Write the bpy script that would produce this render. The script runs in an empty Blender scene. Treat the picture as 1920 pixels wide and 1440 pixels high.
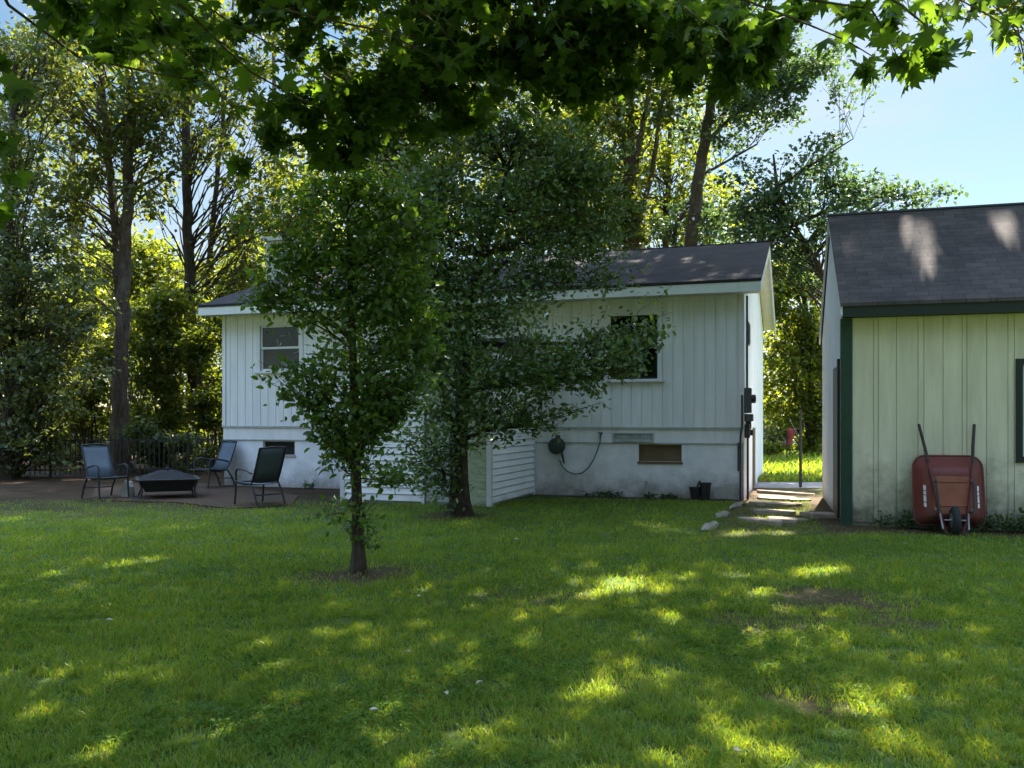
import bpy, math, random
import numpy as np
from mathutils import Vector, Matrix
R = math.radians
random.seed(7)
rng = np.random.default_rng(11)
sc = bpy.context.scene
COL = sc.collection

# ------------------------------------------------------------------ camera geometry
CAM_Z, F, HORIZON = 1.55, 1650.0, 785.0
def at(px, py, Y):                       # a point of the place seen at a pixel, at distance Y
    return Vector(((px-960)/F*Y, Y, CAM_Z+(HORIZON-py)/F*Y))
def on_ground(px, py):
    Y = CAM_Z*F/(py-HORIZON)
    return Vector(((px-960)/F*Y, Y, 0))
SUN_EL = R(47)
SUN_AZ = math.atan2(.38, .925)           # clockwise from +Y
SUN = Vector((math.sin(SUN_AZ)*math.cos(SUN_EL), math.cos(SUN_AZ)*math.cos(SUN_EL), math.sin(SUN_EL)))

# ------------------------------------------------------------------ scene helpers
def tag(o, label=None, cat=None, group=None, kind=None):
    if label: o['label'] = label
    if cat: o['category'] = cat
    if group: o['group'] = group
    if kind: o['kind'] = kind
    return o
def thing(name, label, cat, loc=(0,0,0), rz=0, group=None):
    o = bpy.data.objects.new(name, None); COL.objects.link(o)
    o.location = loc; o.rotation_euler = (0,0,rz); o.empty_display_size = .2
    return tag(o, label, cat, group)
def link(name, me, mat=None, parent=None, loc=None):
    o = bpy.data.objects.new(name, me); COL.objects.link(o)
    if mat is not None:
        for m in (mat if isinstance(mat, (list,tuple)) else [mat]): me.materials.append(m)
    if parent is not None: o.parent = parent
    if loc is not None: o.location = loc
    return o
def copy_tree(o, parent=None):
    c = o.copy(); COL.objects.link(c)
    if parent is not None: c.parent = parent
    for ch in list(o.children): copy_tree(ch, c)
    return c
def np_mesh(name, verts, loops, starts, smooth=False):
    me = bpy.data.meshes.new(name)
    verts = np.asarray(verts, dtype=np.float32).reshape(-1,3)
    loops = np.asarray(loops, dtype=np.int32).ravel(); starts = np.asarray(starts, dtype=np.int32).ravel()
    me.vertices.add(len(verts)); me.vertices.foreach_set('co', verts.ravel())
    me.loops.add(len(loops)); me.loops.foreach_set('vertex_index', loops)
    me.polygons.add(len(starts)); me.polygons.foreach_set('loop_start', starts)
    me.update(calc_edges=True)
    if smooth: me.polygons.foreach_set('use_smooth', np.ones(len(starts), dtype=bool))
    return me

class MB:
    def __init__(s): s.v=[]; s.f=[]
    def add(s, vs, fs):
        b=len(s.v); s.v += [tuple(v) for v in vs]; s.f += [tuple(i+b for i in f) for f in fs]; return s
    def box(s, x0,x1,y0,y1,z0,z1):
        return s.add([(x0,y0,z0),(x1,y0,z0),(x1,y1,z0),(x0,y1,z0),(x0,y0,z1),(x1,y0,z1),(x1,y1,z1),(x0,y1,z1)],
              [(0,3,2,1),(4,5,6,7),(0,1,5,4),(1,2,6,5),(2,3,7,6),(3,0,4,7)])
    def hexa(s, a, b):                   # bottom quad a, top quad b
        return s.add(list(a)+list(b), [(0,3,2,1),(4,5,6,7),(0,1,5,4),(1,2,6,5),(2,3,7,6),(3,0,4,7)])
    def prism(s, poly, axis, d0, d1):    # a 2-D outline pushed along an axis
        def w(p,d):
            return {'x':(d,p[0],p[1]),'y':(p[0],d,p[1]),'z':(p[0],p[1],d)}[axis]
        n=len(poly)
        return s.add([w(p,d0) for p in poly]+[w(p,d1) for p in poly],
            [tuple(range(n)), tuple(range(2*n-1,n-1,-1))]+[(i,i+n,(i+1)%n+n,(i+1)%n) for i in range(n)])
    def tube(s, pts, rad, n=8, cap=True):
        pts=[Vector(p) for p in pts]; m=len(pts)
        if not isinstance(rad,(list,tuple)): rad=[rad]*m
        up=None; rings=[]
        for i,p in enumerate(pts):
            t=(pts[min(i+1,m-1)]-pts[max(i-1,0)])
            if t.length<1e-9: t=Vector((0,0,1))
            t.normalize()
            if up is None:
                up=Vector((1,0,0)) if abs(t.x)<.9 else Vector((0,1,0))
            u=(up-t*up.dot(t)); 
            if u.length<1e-5: u=t.orthogonal()
            u.normalize(); v=t.cross(u); up=u
            rings.append([p+(u*math.cos(a)+v*math.sin(a))*rad[i] for a in [2*math.pi*k/n for k in range(n)]])
        fs=[]
        for i in range(m-1):
            for k in range(n):
                fs.append((i*n+k,i*n+(k+1)%n,(i+1)*n+(k+1)%n,(i+1)*n+k))
        if cap: fs += [tuple(range(n-1,-1,-1)), tuple(range((m-1)*n,m*n))]
        return s.add([p for r in rings for p in r], fs)
    def lathe(s, prof, axis='z', c=(0,0,0), n=20):   # prof: (radius, along)
        vs=[]; m=len(prof)
        for r,h in prof:
            for k in range(n):
                a=2*math.pi*k/n; p=(r*math.cos(a), r*math.sin(a), h)
                if axis=='x': p=(h,p[0],p[1])
                if axis=='y': p=(p[0],h,p[1])
                vs.append((p[0]+c[0],p[1]+c[1],p[2]+c[2]))
        fs=[(i*n+k,i*n+(k+1)%n,(i+1)*n+(k+1)%n,(i+1)*n+k) for i in range(m-1) for k in range(n)]
        fs += [tuple(range(n-1,-1,-1)), tuple(range((m-1)*n,m*n))]
        return s.add(vs,fs)
    def build(s, name, mat, parent=None, smooth=False, bevel=0, loc=None):
        me=bpy.data.meshes.new(name); me.from_pydata(s.v,[],s.f); me.update()
        if smooth:
            me.polygons.foreach_set('use_smooth', np.ones(len(me.polygons),dtype=bool))
        o=link(name,me,mat,parent,loc)
        if bevel:
            b=o.modifiers.new('bevel','BEVEL'); b.width=bevel; b.segments=2; b.limit_method='ANGLE'; b.angle_limit=R(40)
        if smooth:
            try: me.set_sharp_from_angle(angle=R(42))
            except Exception: pass
        return o

# ------------------------------------------------------------------ materials
def new_mat(name):
    m=bpy.data.materials.new(name); m.use_nodes=True
    nt=m.node_tree; nt.nodes.clear()
    out=nt.nodes.new('ShaderNodeOutputMaterial')
    return m,nt,out
def N(nt,t,**k):
    n=nt.nodes.new(t)
    for a,b in k.items():
        if a in n.inputs.keys(): n.inputs[a].default_value=b
        else: setattr(n,a,b)
    return n
def ramp(nt, fac, stops, interp='LINEAR'):
    r=nt.nodes.new('ShaderNodeValToRGB'); e=r.color_ramp.elements; r.color_ramp.interpolation=interp
    while len(e)<len(stops): e.new(.5)
    for q,(p,c) in zip(e,stops): q.position=p; q.color=(*c,1) if len(c)==3 else c
    if fac is not None: nt.links.new(fac, r.inputs['Fac'])
    return r
def mixc(nt, fac, a, b, mode='MIX'):
    m=nt.nodes.new('ShaderNodeMix'); m.data_type='RGBA'; m.blend_type=mode
    for s,v in ((m.inputs[0],fac),(m.inputs[6],a),(m.inputs[7],b)):
        if hasattr(v,'is_linked') or hasattr(v,'links'): nt.links.new(v,s)
        elif isinstance(v,(int,float)): s.default_value=v
        else: s.default_value=(*v,1)
    return m.outputs[2]
def noise(nt, scale, detail=4, rough=.6, vec=None, dist=0):
    n=nt.nodes.new('ShaderNodeTexNoise'); n.inputs['Scale'].default_value=scale; n.inputs['Detail'].default_value=detail
    n.inputs['Roughness'].default_value=rough; n.inputs['Distortion'].default_value=dist
    if vec is not None: nt.links.new(vec,n.inputs['Vector'])
    return n
def coords(nt, sx=1,sy=1,sz=1):
    c=nt.nodes.new('ShaderNodeTexCoord'); mp=nt.nodes.new('ShaderNodeMapping')
    mp.inputs['Scale'].default_value=(sx,sy,sz); nt.links.new(c.outputs['Object'],mp.inputs['Vector'])
    return mp.outputs['Vector'], c
def surf(name, col, rough=.7, var=.25, scale=6, bump=.15, bscale=60, metallic=0, stretch=(1,1,1), spec=.35, dirt=None, tint=None):
    """painted / worn surface: two-scale colour variation, a fine bump and, if asked, dirt splashed up from the ground (dirt=(height, colour, strength))"""
    m,nt,out=new_mat(name); v,c=coords(nt,*stretch)
    b=N(nt,'ShaderNodeBsdfPrincipled'); b.inputs['Roughness'].default_value=rough; b.inputs['Metallic'].default_value=metallic
    b.inputs['Specular IOR Level'].default_value=spec
    n1=noise(nt,scale,6,.65,v); lo=[x*(1-var) for x in col]; hi=[min(1,x*(1+var*.55)) for x in col]
    r1=ramp(nt,n1.outputs['Fac'],[(.28,lo),(.72,hi)]); cc=r1.outputs['Color']
    if tint:
        n3=noise(nt,scale*.35,5,.7,v,.6); r3=ramp(nt,n3.outputs['Fac'],[(.5,(0,0,0)),(.72,(1,1,1))])
        k=N(nt,'ShaderNodeMath',operation='MULTIPLY'); nt.links.new(r3.outputs['Color'],k.inputs[0]); k.inputs[1].default_value=tint[1]
        cc=mixc(nt,k.outputs[0],cc,tint[0])
    if dirt:
        g=N(nt,'ShaderNodeNewGeometry'); sp=N(nt,'ShaderNodeSeparateXYZ'); nt.links.new(g.outputs['Position'],sp.inputs[0])
        n2=noise(nt,2.6,7,.72,g.outputs['Position']); a=N(nt,'ShaderNodeMath',operation='MULTIPLY_ADD')
        nt.links.new(n2.outputs['Fac'],a.inputs[0]); a.inputs[1].default_value=-2.2*dirt[0]; nt.links.new(sp.outputs['Z'],a.inputs[2])
        r2=ramp(nt,None,[(0,(1,1,1)),(1,(0,0,0))]); mr=N(nt,'ShaderNodeMapRange'); nt.links.new(a.outputs[0],mr.inputs['Value'])
        mr.inputs['From Min'].default_value=-1.15*dirt[0]; mr.inputs['From Max'].default_value=-.15*dirt[0]
        nt.links.new(mr.outputs[0],r2.inputs['Fac'])
        k=N(nt,'ShaderNodeMath',operation='MULTIPLY'); nt.links.new(r2.outputs['Color'],k.inputs[0]); k.inputs[1].default_value=dirt[2]
        cc=mixc(nt,k.outputs[0],cc,dirt[1])
    nt.links.new(cc,b.inputs['Base Color'])
    nb=noise(nt,bscale,5,.6,v); bp=N(nt,'ShaderNodeBump'); bp.inputs['Strength'].default_value=bump; bp.inputs['Distance'].default_value=.01
    nt.links.new(nb.outputs['Fac'],bp.inputs['Height']); nt.links.new(bp.outputs['Normal'],b.inputs['Normal'])
    nt.links.new(b.outputs[0],out.inputs[0])
    return m
def leaf_mat(name, cols, trans=.45, gloss=.08, rough=.4, tcol=(1.25,1.25,.55), nscale=.7):
    """leaf: each leaf its own tone, light passes through it"""
    m,nt,out=new_mat(name); g=N(nt,'ShaderNodeNewGeometry')
    r=ramp(nt,g.outputs['Random Per Island'],[(i/(len(cols)-1),c) for i,c in enumerate(cols)])
    n=noise(nt,nscale,3,.5,g.outputs['Position']); rr=ramp(nt,n.outputs['Fac'],[(.3,(.72,.78,.7)),(.7,(1.22,1.15,1.0))])
    c=mixc(nt,1.0,r.outputs['Color'],rr.outputs['Color'],'MULTIPLY')
    tc=mixc(nt,1.0,c,tcol,'MULTIPLY')
    d=N(nt,'ShaderNodeBsdfDiffuse'); t=N(nt,'ShaderNodeBsdfTranslucent'); gl=N(nt,'ShaderNodeBsdfGlossy'); gl.inputs['Roughness'].default_value=rough
    nt.links.new(c,d.inputs['Color']); nt.links.new(tc,t.inputs['Color'])
    m1=N(nt,'ShaderNodeMixShader'); m1.inputs[0].default_value=trans; nt.links.new(d.outputs[0],m1.inputs[1]); nt.links.new(t.outputs[0],m1.inputs[2])
    lw=N(nt,'ShaderNodeLayerWeight'); lw.inputs['Blend'].default_value=.25
    k=N(nt,'ShaderNodeMath',operation='MULTIPLY_ADD'); nt.links.new(lw.outputs['Fresnel'],k.inputs[0]); k.inputs[1].default_value=gloss*2.0; k.inputs[2].default_value=gloss*.35
    m2=N(nt,'ShaderNodeMixShader'); nt.links.new(k.outputs[0],m2.inputs[0]); nt.links.new(m1.outputs[0],m2.inputs[1]); nt.links.new(gl.outputs[0],m2.inputs[2])
    nt.links.new(m2.outputs[0],out.inputs[0])
    return m
def bark_mat(name, col, lichen=(.30,.31,.26), amt=.35, scale=7):
    m,nt,out=new_mat(name); v,c=coords(nt,1,1,.22); b=N(nt,'ShaderNodeBsdfPrincipled'); b.inputs['Roughness'].default_value=.9; b.inputs['Specular IOR Level'].default_value=.15
    n1=noise(nt,scale*2.2,8,.7,v,.5); r1=ramp(nt,n1.outputs['Fac'],[(.32,[x*.35 for x in col]),(.5,col),(.7,[x*1.6 for x in col])])
    g=N(nt,'ShaderNodeNewGeometry'); n2=noise(nt,2.2,5,.7,g.outputs['Position']); r2=ramp(nt,n2.outputs['Fac'],[(.5,(0,0,0)),(.66,(amt,)*3)])
    nt.links.new(mixc(nt,r2.outputs['Color'],r1.outputs['Color'],lichen),b.inputs['Base Color'])
    bp=N(nt,'ShaderNodeBump'); bp.inputs['Strength'].default_value=.8; bp.inputs['Distance'].default_value=.03
    nt.links.new(n1.outputs['Fac'],bp.inputs['Height']); nt.links.new(bp.outputs[0],b.inputs['Normal']); nt.links.new(b.outputs[0],out.inputs[0])
    return m
def shingle_mat(name, col, var, row=.14, patch=None):
    """asphalt shingles: courses with staggered tabs, each its own tone; uses the roof's own coordinates"""
    m,nt,out=new_mat(name); c=N(nt,'ShaderNodeTexCoord'); b=N(nt,'ShaderNodeBsdfPrincipled'); b.inputs['Roughness'].default_value=.92; b.inputs['Specular IOR Level'].default_value=.2
    br=N(nt,'ShaderNodeTexBrick'); mp=N(nt,'ShaderNodeMapping'); nz=noise(nt,9,3,.6,c.outputs['UV']); va=N(nt,'ShaderNodeVectorMath',operation='MULTIPLY_ADD'); nt.links.new(nz.outputs['Color'],va.inputs[0]); va.inputs[1].default_value=(.05,.016,0); nt.links.new(c.outputs['UV'],va.inputs[2]); nt.links.new(va.outputs[0],mp.inputs['Vector']); nt.links.new(mp.outputs[0],br.inputs['Vector'])
    br.inputs['Scale'].default_value=1; br.inputs['Brick Width'].default_value=.30; br.inputs['Row Height'].default_value=row; br.inputs['Mortar Size'].default_value=.006
    br.inputs['Color1'].default_value=(*[x*(1-var) for x in col],1); br.inputs['Color2'].default_value=(*[x*(1+var) for x in col],1); br.inputs['Mortar'].default_value=(*[x*.6 for x in col],1)
    br.inputs['Mortar Smooth'].default_value=.3
    n=noise(nt,1.1,8,.75,c.outputs['Object']); r=ramp(nt,n.outputs['Fac'],[(.3,(.55,.56,.6)),(.7,(1.45,1.34,1.28))])
    cc=mixc(nt,1.0,br.outputs['Color'],r.outputs['Color'],'MULTIPLY')
    n2=noise(nt,140,3,.7,c.outputs['Object']); r2=ramp(nt,n2.outputs['Fac'],[(.3,(.6,.6,.6)),(.7,(1.4,1.4,1.4))])
    cc=mixc(nt,1.0,cc,r2.outputs['Color'],'MULTIPLY')
    nt.links.new(cc,b.inputs['Base Color'])
    bp=N(nt,'ShaderNodeBump'); bp.inputs['Strength'].default_value=.7; bp.inputs['Distance'].default_value=.012
    nt.links.new(br.outputs['Fac'],bp.inputs['Height']); bp.invert=True
    nt.links.new(bp.outputs[0],b.inputs['Normal']); nt.links.new(b.outputs[0],out.inputs[0])
    return m
def glass_mat(name):
    m,nt,out=new_mat(name); t=N(nt,'ShaderNodeBsdfTransparent'); t.inputs[0].default_value=(.75,.8,.8,1)
    g=N(nt,'ShaderNodeBsdfGlossy'); g.inputs['Roughness'].default_value=.03; lw=N(nt,'ShaderNodeFresnel'); lw.inputs['IOR'].default_value=1.38; g.inputs['Color'].default_value=(.7,.72,.72,1)
    mx=N(nt,'ShaderNodeMixShader'); nt.links.new(lw.outputs[0],mx.inputs[0]); nt.links.new(t.outputs[0],mx.inputs[1]); nt.links.new(g.outputs[0],mx.inputs[2]); nt.links.new(mx.outputs[0],out.inputs[0])
    return m

M={}
M['siding']=surf('white_painted_plywood',(.61,.585,.595),.6,.16,1.1,.3,40,stretch=(4,4,.4),tint=((.42,.44,.40),.5))
M['foundation']=surf('painted_block',(.62,.60,.625),.75,.18,2.2,.3,30,dirt=(.55,(.15,.125,.095),.8),tint=((.42,.42,.40),.35))
M['trim']=surf('white_trim_paint',(.54,.53,.535),.55,.10,5,.1,50)
M['bounce_trim']=surf('bounce_lit_trim_paint',(.66,.62,.52),.55,.10,5,.1,50)  # warm bounced light under the rake put into the trim colour
M['lap']=surf('white_lap_siding',(.76,.735,.765),.5,.10,1.6,.05,30,tint=((.42,.50,.42),.45),dirt=(.16,(.2,.22,.15),.6))
M['mossy']=surf('weathered_green_board',(.33,.37,.25),.8,.35,5,.3,40,stretch=(1,1,3),tint=((.20,.24,.13),.6))
M['greydoor']=surf('grey_green_door_paint',(.30,.33,.30),.7,.2,4,.2,40)
M['gable']=surf('sky_lit_gable_white',(.77,.75,.78),.6,.1,1.5,.1,40,dirt=(.25,(.25,.20,.16),.6))  # lighter than the front siding: skylight on this wall put into the colour
M['shed']=surf('pale_yellow_green_paint',(.57,.505,.375),.65,.2,1.4,.25,40,stretch=(4,4,.5),tint=((.34,.35,.22),.4),dirt=(1.0,(.075,.075,.045),.92))
M['shed_side']=surf('grey_white_shed_paint',(.55,.55,.58),.7,.15,2,.2,40,dirt=(.3,(.16,.14,.11),.7))
M['green']=surf('dark_green_trim_paint',(.008,.034,.018),.55,.3,6,.15,50,tint=((.025,.07,.04),.3))
M['dark_green']=surf('almost_black_green_paint',(.007,.012,.010),.55,.3,6,.1,50)
M['roof']=shingle_mat('dark_shingles',(.023,.021,.025),.22)
M['shed_roof']=shingle_mat('brown_grey_shingles',(.070,.058,.062),.16)
M['black']=surf('black_powder_coat',(.02,.021,.024),.45,.3,12,.1,80)
M['dark']=surf('interior_shade_black',(.012,.012,.013),.9,.3,4,.05,20)  # near-black colour stands in for the darkness of unlit interiors
M['brownboard']=surf('brown_plywood',(.125,.085,.045),.8,.3,5,.2,40,stretch=(1,1,4))
M['greyvent']=surf('weathered_grey_vent',(.30,.32,.31),.7,.3,9,.2,40,tint=((.2,.22,.2),.5))
M['curtain']=surf('grey_blind',(.05,.05,.05),.8,.15,5,.1,40)
M['glass']=glass_mat('window_glass')
M['chimney']=surf('pale_chimney_block',(.36,.34,.31),.85,.2,6,.4,30)
M['metergrey']=surf('dull_meter_metal',(.07,.075,.085),.5,.3,9,.1,60,metallic=.3)
M['pipe']=surf('rusty_dark_pipe',(.05,.04,.04),.7,.4,9,.2,60)
M['hosegreen']=surf('green_garden_hose',(.10,.14,.11),.5,.2,9,.1,60)
M['reel']=surf('dark_green_reel_plastic',(.025,.04,.03),.5,.3,9,.1,60)
M['concrete']=surf('grey_concrete',(.33,.31,.28),.9,.3,5,.4,30)
M['stone']=surf('pale_flagstone',(.29,.225,.17),.9,.4,3,.6,16,tint=((.18,.15,.12),.6))
M['stone_edge']=surf('pale_edging_stone',(.22,.20,.15),.9,.4,5,.6,16)
M['asphalt']=surf('grey_asphalt_drive',(.22,.21,.21),.9,.2,3,.4,60)
M['brick_old']=surf('red_brick_patio',(.19,.085,.055),.9,.4,7,.5,14,tint=((.10,.075,.05),.8))
def brick_mat():
    m,nt,out=new_mat('worn_brick_paving'); c=N(nt,'ShaderNodeTexCoord'); br=N(nt,'ShaderNodeTexBrick'); nt.links.new(c.outputs['Object'],br.inputs['Vector']); br.inputs['Scale'].default_value=1
    br.inputs['Brick Width'].default_value=.22; br.inputs['Row Height'].default_value=.11; br.inputs['Mortar Size'].default_value=.012
    br.inputs['Color1'].default_value=(.088,.036,.024,1); br.inputs['Color2'].default_value=(.065,.042,.032,1); br.inputs['Mortar'].default_value=(.05,.045,.03,1)
    n=noise(nt,1.6,6,.7,c.outputs['Object']); r=ramp(nt,n.outputs['Fac'],[(.42,(0,0,0)),(.6,(.9,.9,.9))]); cc=mixc(nt,r.outputs['Color'],br.outputs['Color'],(.05,.038,.026))
    b=N(nt,'ShaderNodeBsdfPrincipled'); b.inputs['Roughness'].default_value=.95; b.inputs['Specular IOR Level'].default_value=.08; nt.links.new(cc,b.inputs['Base Color'])
    bp=N(nt,'ShaderNodeBump'); bp.inputs['Strength'].default_value=.6; bp.inputs['Distance'].default_value=.01; bp.invert=True; nt.links.new(br.outputs['Fac'],bp.inputs['Height']); nt.links.new(bp.outputs[0],b.inputs['Normal']); nt.links.new(b.outputs[0],out.inputs[0]); return m
M['brick']=brick_mat()
M['sling']=surf('sky_lit_sling_mesh',(.115,.14,.18),.6,.12,8,.3,220)  # paler than the other chairs: skylight on the left one put into the colour
M['sling_dark']=surf('dark_blue_sling_mesh',(.075,.095,.12),.6,.12,8,.3,220)
M['barrow_red']=surf('faded_red_tray_paint',(.135,.022,.015),.5,.4,4,.15,30,tint=((.085,.032,.018),.7),dirt=(.45,(.05,.035,.025),.8))
M['barrow_rust']=surf('rust_orange_tray_bottom',(.24,.07,.032),.6,.3,4,.2,30)
M['barrow_rail']=surf('dark_red_rail_paint',(.12,.022,.015),.6,.4,6,.2,40)
M['barrow_handle']=surf('weathered_dark_wood',(.04,.03,.025),.8,.4,9,.3,40)
M['steel']=surf('dull_steel',(.26,.25,.25),.5,.3,9,.1,40,metallic=.6)
M['rubber']=surf('black_rubber',(.022,.022,.024),.8,.2,9,.3,40)
M['sticker']=surf('white_sticker',(.62,.60,.60),.6,.3,20,.05,40)
M['firepit']=surf('black_fire_pit_steel',(.02,.02,.022),.5,.4,7,.2,30)
M['firemesh']=surf('sooty_mesh_cover',(.016,.016,.018),.75,.4,60,.5,160,spec=.12)
M['red']=surf('red_cloth',(.26,.04,.05),.8,.15,5,.2,60)
M['fence']=surf('dark_iron_fence',(.018,.018,.016),.6,.3,9,.1,60)
M['farwall']=surf('grey_far_wall',(.23,.22,.23),.9,.2,2,.2,20)
M['litter']=surf('pale_dry_leaf',(.50,.44,.34),.8,.3,20,.2,60)
M['pot']=surf('black_nursery_plastic',(.018,.018,.022),.5,.3,9,.1,60)

M['maple']=leaf_mat('maple_leaf',[(.042,.084,.014),(.058,.112,.018),(.080,.142,.024),(.050,.098,.016)],.60,.03,.45,(1.7,1.55,.55),.9)
M['maple_young']=leaf_mat('young_maple_leaf',[(.050,.104,.022),(.075,.142,.028),(.110,.185,.034)],.50,.07,.4,(1.5,1.4,.5),1.2)
M['cherry']=leaf_mat('glossy_dark_leaf',[(.048,.092,.030),(.074,.134,.038),(.105,.172,.044),(.060,.110,.036)],.42,.12,.35,(1.6,1.45,.5),1.2)
M['woods']=leaf_mat('woodland_leaf',[(.040,.062,.016),(.062,.092,.020),(.095,.115,.024),(.050,.074,.018)],.60,.035,.5,(1.6,1.35,.45),.35)
M['woods_dark']=leaf_mat('dull_woodland_leaf',[(.045,.066,.026),(.085,.110,.042),(.120,.140,.060)],.48,.05,.45,(1.5,1.35,.5),.5)  # greyer green than the other woodland leaf
M['under']=leaf_mat('understory_leaf',[(.055,.085,.022),(.085,.120,.028),(.130,.155,.038),(.072,.104,.024)],.62,.04,.45,(1.9,1.65,.4),.5)
M['bluegreen']=leaf_mat('blue_green_leaf',[(.034,.068,.046),(.052,.096,.060),(.080,.130,.068)],.48,.06,.4,(1.5,1.4,.6),.6)
M['grassblade']=leaf_mat('grass_blade',[(.112,.196,.030),(.150,.245,.037),(.222,.305,.050),(.102,.176,.028),(.30,.265,.085)],.45,.02,.4,(1.7,1.5,.45),1.1)
M['clover']=leaf_mat('clover_leaf',[(.060,.120,.022),(.085,.155,.030),(.110,.185,.036)],.42,.008,.45,(1.5,1.45,.5),1.1)
M['weed']=leaf_mat('weed_leaf',[(.03,.06,.02),(.05,.09,.025),(.075,.11,.03)],.4,.06,.4)
M['bark']=bark_mat('grey_brown_bark',(.075,.052,.036),(.22,.20,.15),.3)
M['bark_dark']=bark_mat('dark_bark',(.040,.029,.021),(.13,.12,.08),.3)
M['bark_pale']=bark_mat('pale_grey_bark',(.14,.12,.10),(.34,.33,.28),.4)

# ------------------------------------------------------------------ noise in numpy (for ground masks)
def vnoise(x,y,seed=0):
    xi=np.floor(x).astype(np.int64); yi=np.floor(y).astype(np.int64); xf=x-xi; yf=y-yi
    def h(a,b):
        k=(a*374761393+b*668265263+seed*144269)&0x7fffffff
        k=((k^(k>>13))*1274126177)&0x7fffffff
        return ((k^(k>>16))&0xffff)/65535.0
    u=xf*xf*(3-2*xf); v=yf*yf*(3-2*yf)
    return (h(xi,yi)*(1-u)+h(xi+1,yi)*u)*(1-v)+(h(xi,yi+1)*(1-u)+h(xi+1,yi+1)*u)*v
def fbm(x,y,seed=0,o=4):
    s=0;a=.5;t=0
    for i in range(o):
        s=s+a*vnoise(x*2**i+17*i,y*2**i-9*i,seed+i); t+=a; a*=.5
    return s/t
def sstep(a,b,x):
    t=np.clip((x-a)/(b-a),0,1); return t*t*(3-2*t)

# ------------------------------------------------------------------ frames of the two buildings
HC=Vector((4.40,16.70,0)); HA=R(18.4)
hex_=Vector((math.cos(HA),-math.sin(HA),0)); hey=Vector((math.sin(HA),math.cos(HA),0))
def hf(px,py,ly=0):                       # pixel -> house-local (x,z) on the plane y=ly
    u=(px-960)/F; o=HC+hey*ly
    x=(o.y*u-o.x)/(hex_.x-hex_.y*u); Y=o.y+hex_.y*x
    return x, CAM_Z+(HORIZON-py)/F*Y
def hw(x,y,z=0): return HC+hex_*x+hey*y+Vector((0,0,z))
def to_h(X,Y):
    dx=X-HC.x; dy=Y-HC.y
    return dx*hex_.x+dy*hex_.y, dx*hey.x+dy*hey.y
SC=Vector((4.81,12.80,0)); SA=R(16)
sex=Vector((math.cos(SA),-math.sin(SA),0)); sey=Vector((math.sin(SA),math.cos(SA),0))
def sf(px,py,ly=0):
    u=(px-960)/F; o=SC+sey*ly
    x=(o.y*u-o.x)/(sex.x-sex.y*u); Y=o.y+sex.y*x
    return x, CAM_Z+(HORIZON-py)/F*Y
def sw(x,y,z=0): return SC+sex*x+sey*y+Vector((0,0,z))
def to_s(X,Y):
    dx=X-SC.x; dy=Y-SC.y
    return dx*sex.x+dy*sex.y, dx*sey.x+dy*sey.y

# ------------------------------------------------------------------ ground
def dirt(X,Y):
    """1 = bare earth, 0 = lawn"""
    n=fbm(X*1.3,Y*1.3,3); n2=fbm(X*5,Y*5,9,3)
    d=np.zeros_like(X)
    edge=12.6+ (X+9)*.18 + (n-.5)*3.6
    d=np.maximum(d, np.clip(sstep(-.6,3.0,Y-edge)*sstep(-1.6,-2.8,X)*(.35+.9*n2),0,.9))
    d=np.maximum(d, sstep(15.4,17,Y+(n-.5)*1.5)*sstep(-1.6,-2.8,X)*.95)      # worn strip before the patio
    hx,hy=to_h(X,Y); sx,sy=to_s(X,Y)
    d=np.maximum(d, sstep(-.55,-.2,hy+(n-.5)*.5)*(hx>-12)*(hx<.3)*(hy<8))
    d=np.maximum(d, sstep(-1.0,-.45,sy+(n-.5)*.8)*(sx>-.3)*(sy<5))
    m=(hx>-.1)*(sx<.1)*sstep(10.9,11.9,Y+(n-.5)*1.4)*sstep(20.2,19.6,Y)                      # the path between house and shed
    d=np.maximum(d, m*(.55+.6*(n2-.3)))
    def blob(px,py,rx,ry,k):
        g=on_ground(px,py); q=((X-g.x)/rx)**2+((Y-g.y)/ry)**2
        return sstep(1.4,.1,q+(n-.5)*1.6+(n2-.5)*1.6)*k*.97
    for a in ((1600,1135,.75,.9,.95),(1460,1165,.55,.55,.8),(1690,1165,.4,.5,.8),(1480,1305,.3,.25,.6),(1530,1320,.22,.2,.8),(1010,1118,.6,.5,.5),(890,1350,.3,.2,.4),
              (672,1076,.55,.6,1),(740,1068,.5,.35,.7),(600,1085,.4,.3,.7),(862,966,.7,.6,1),(880,1300,.35,.3,.4),(1250,1290,.35,.3,.35)):
        d=np.maximum(d,blob(*a))
    d=np.maximum(d, ((Y>18.0)&(X<-3)) *1.0)
    d=np.maximum(d, sstep(22,24,Y)*sstep(5.2,4.6,X))
    return np.clip(d,0,1)
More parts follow.
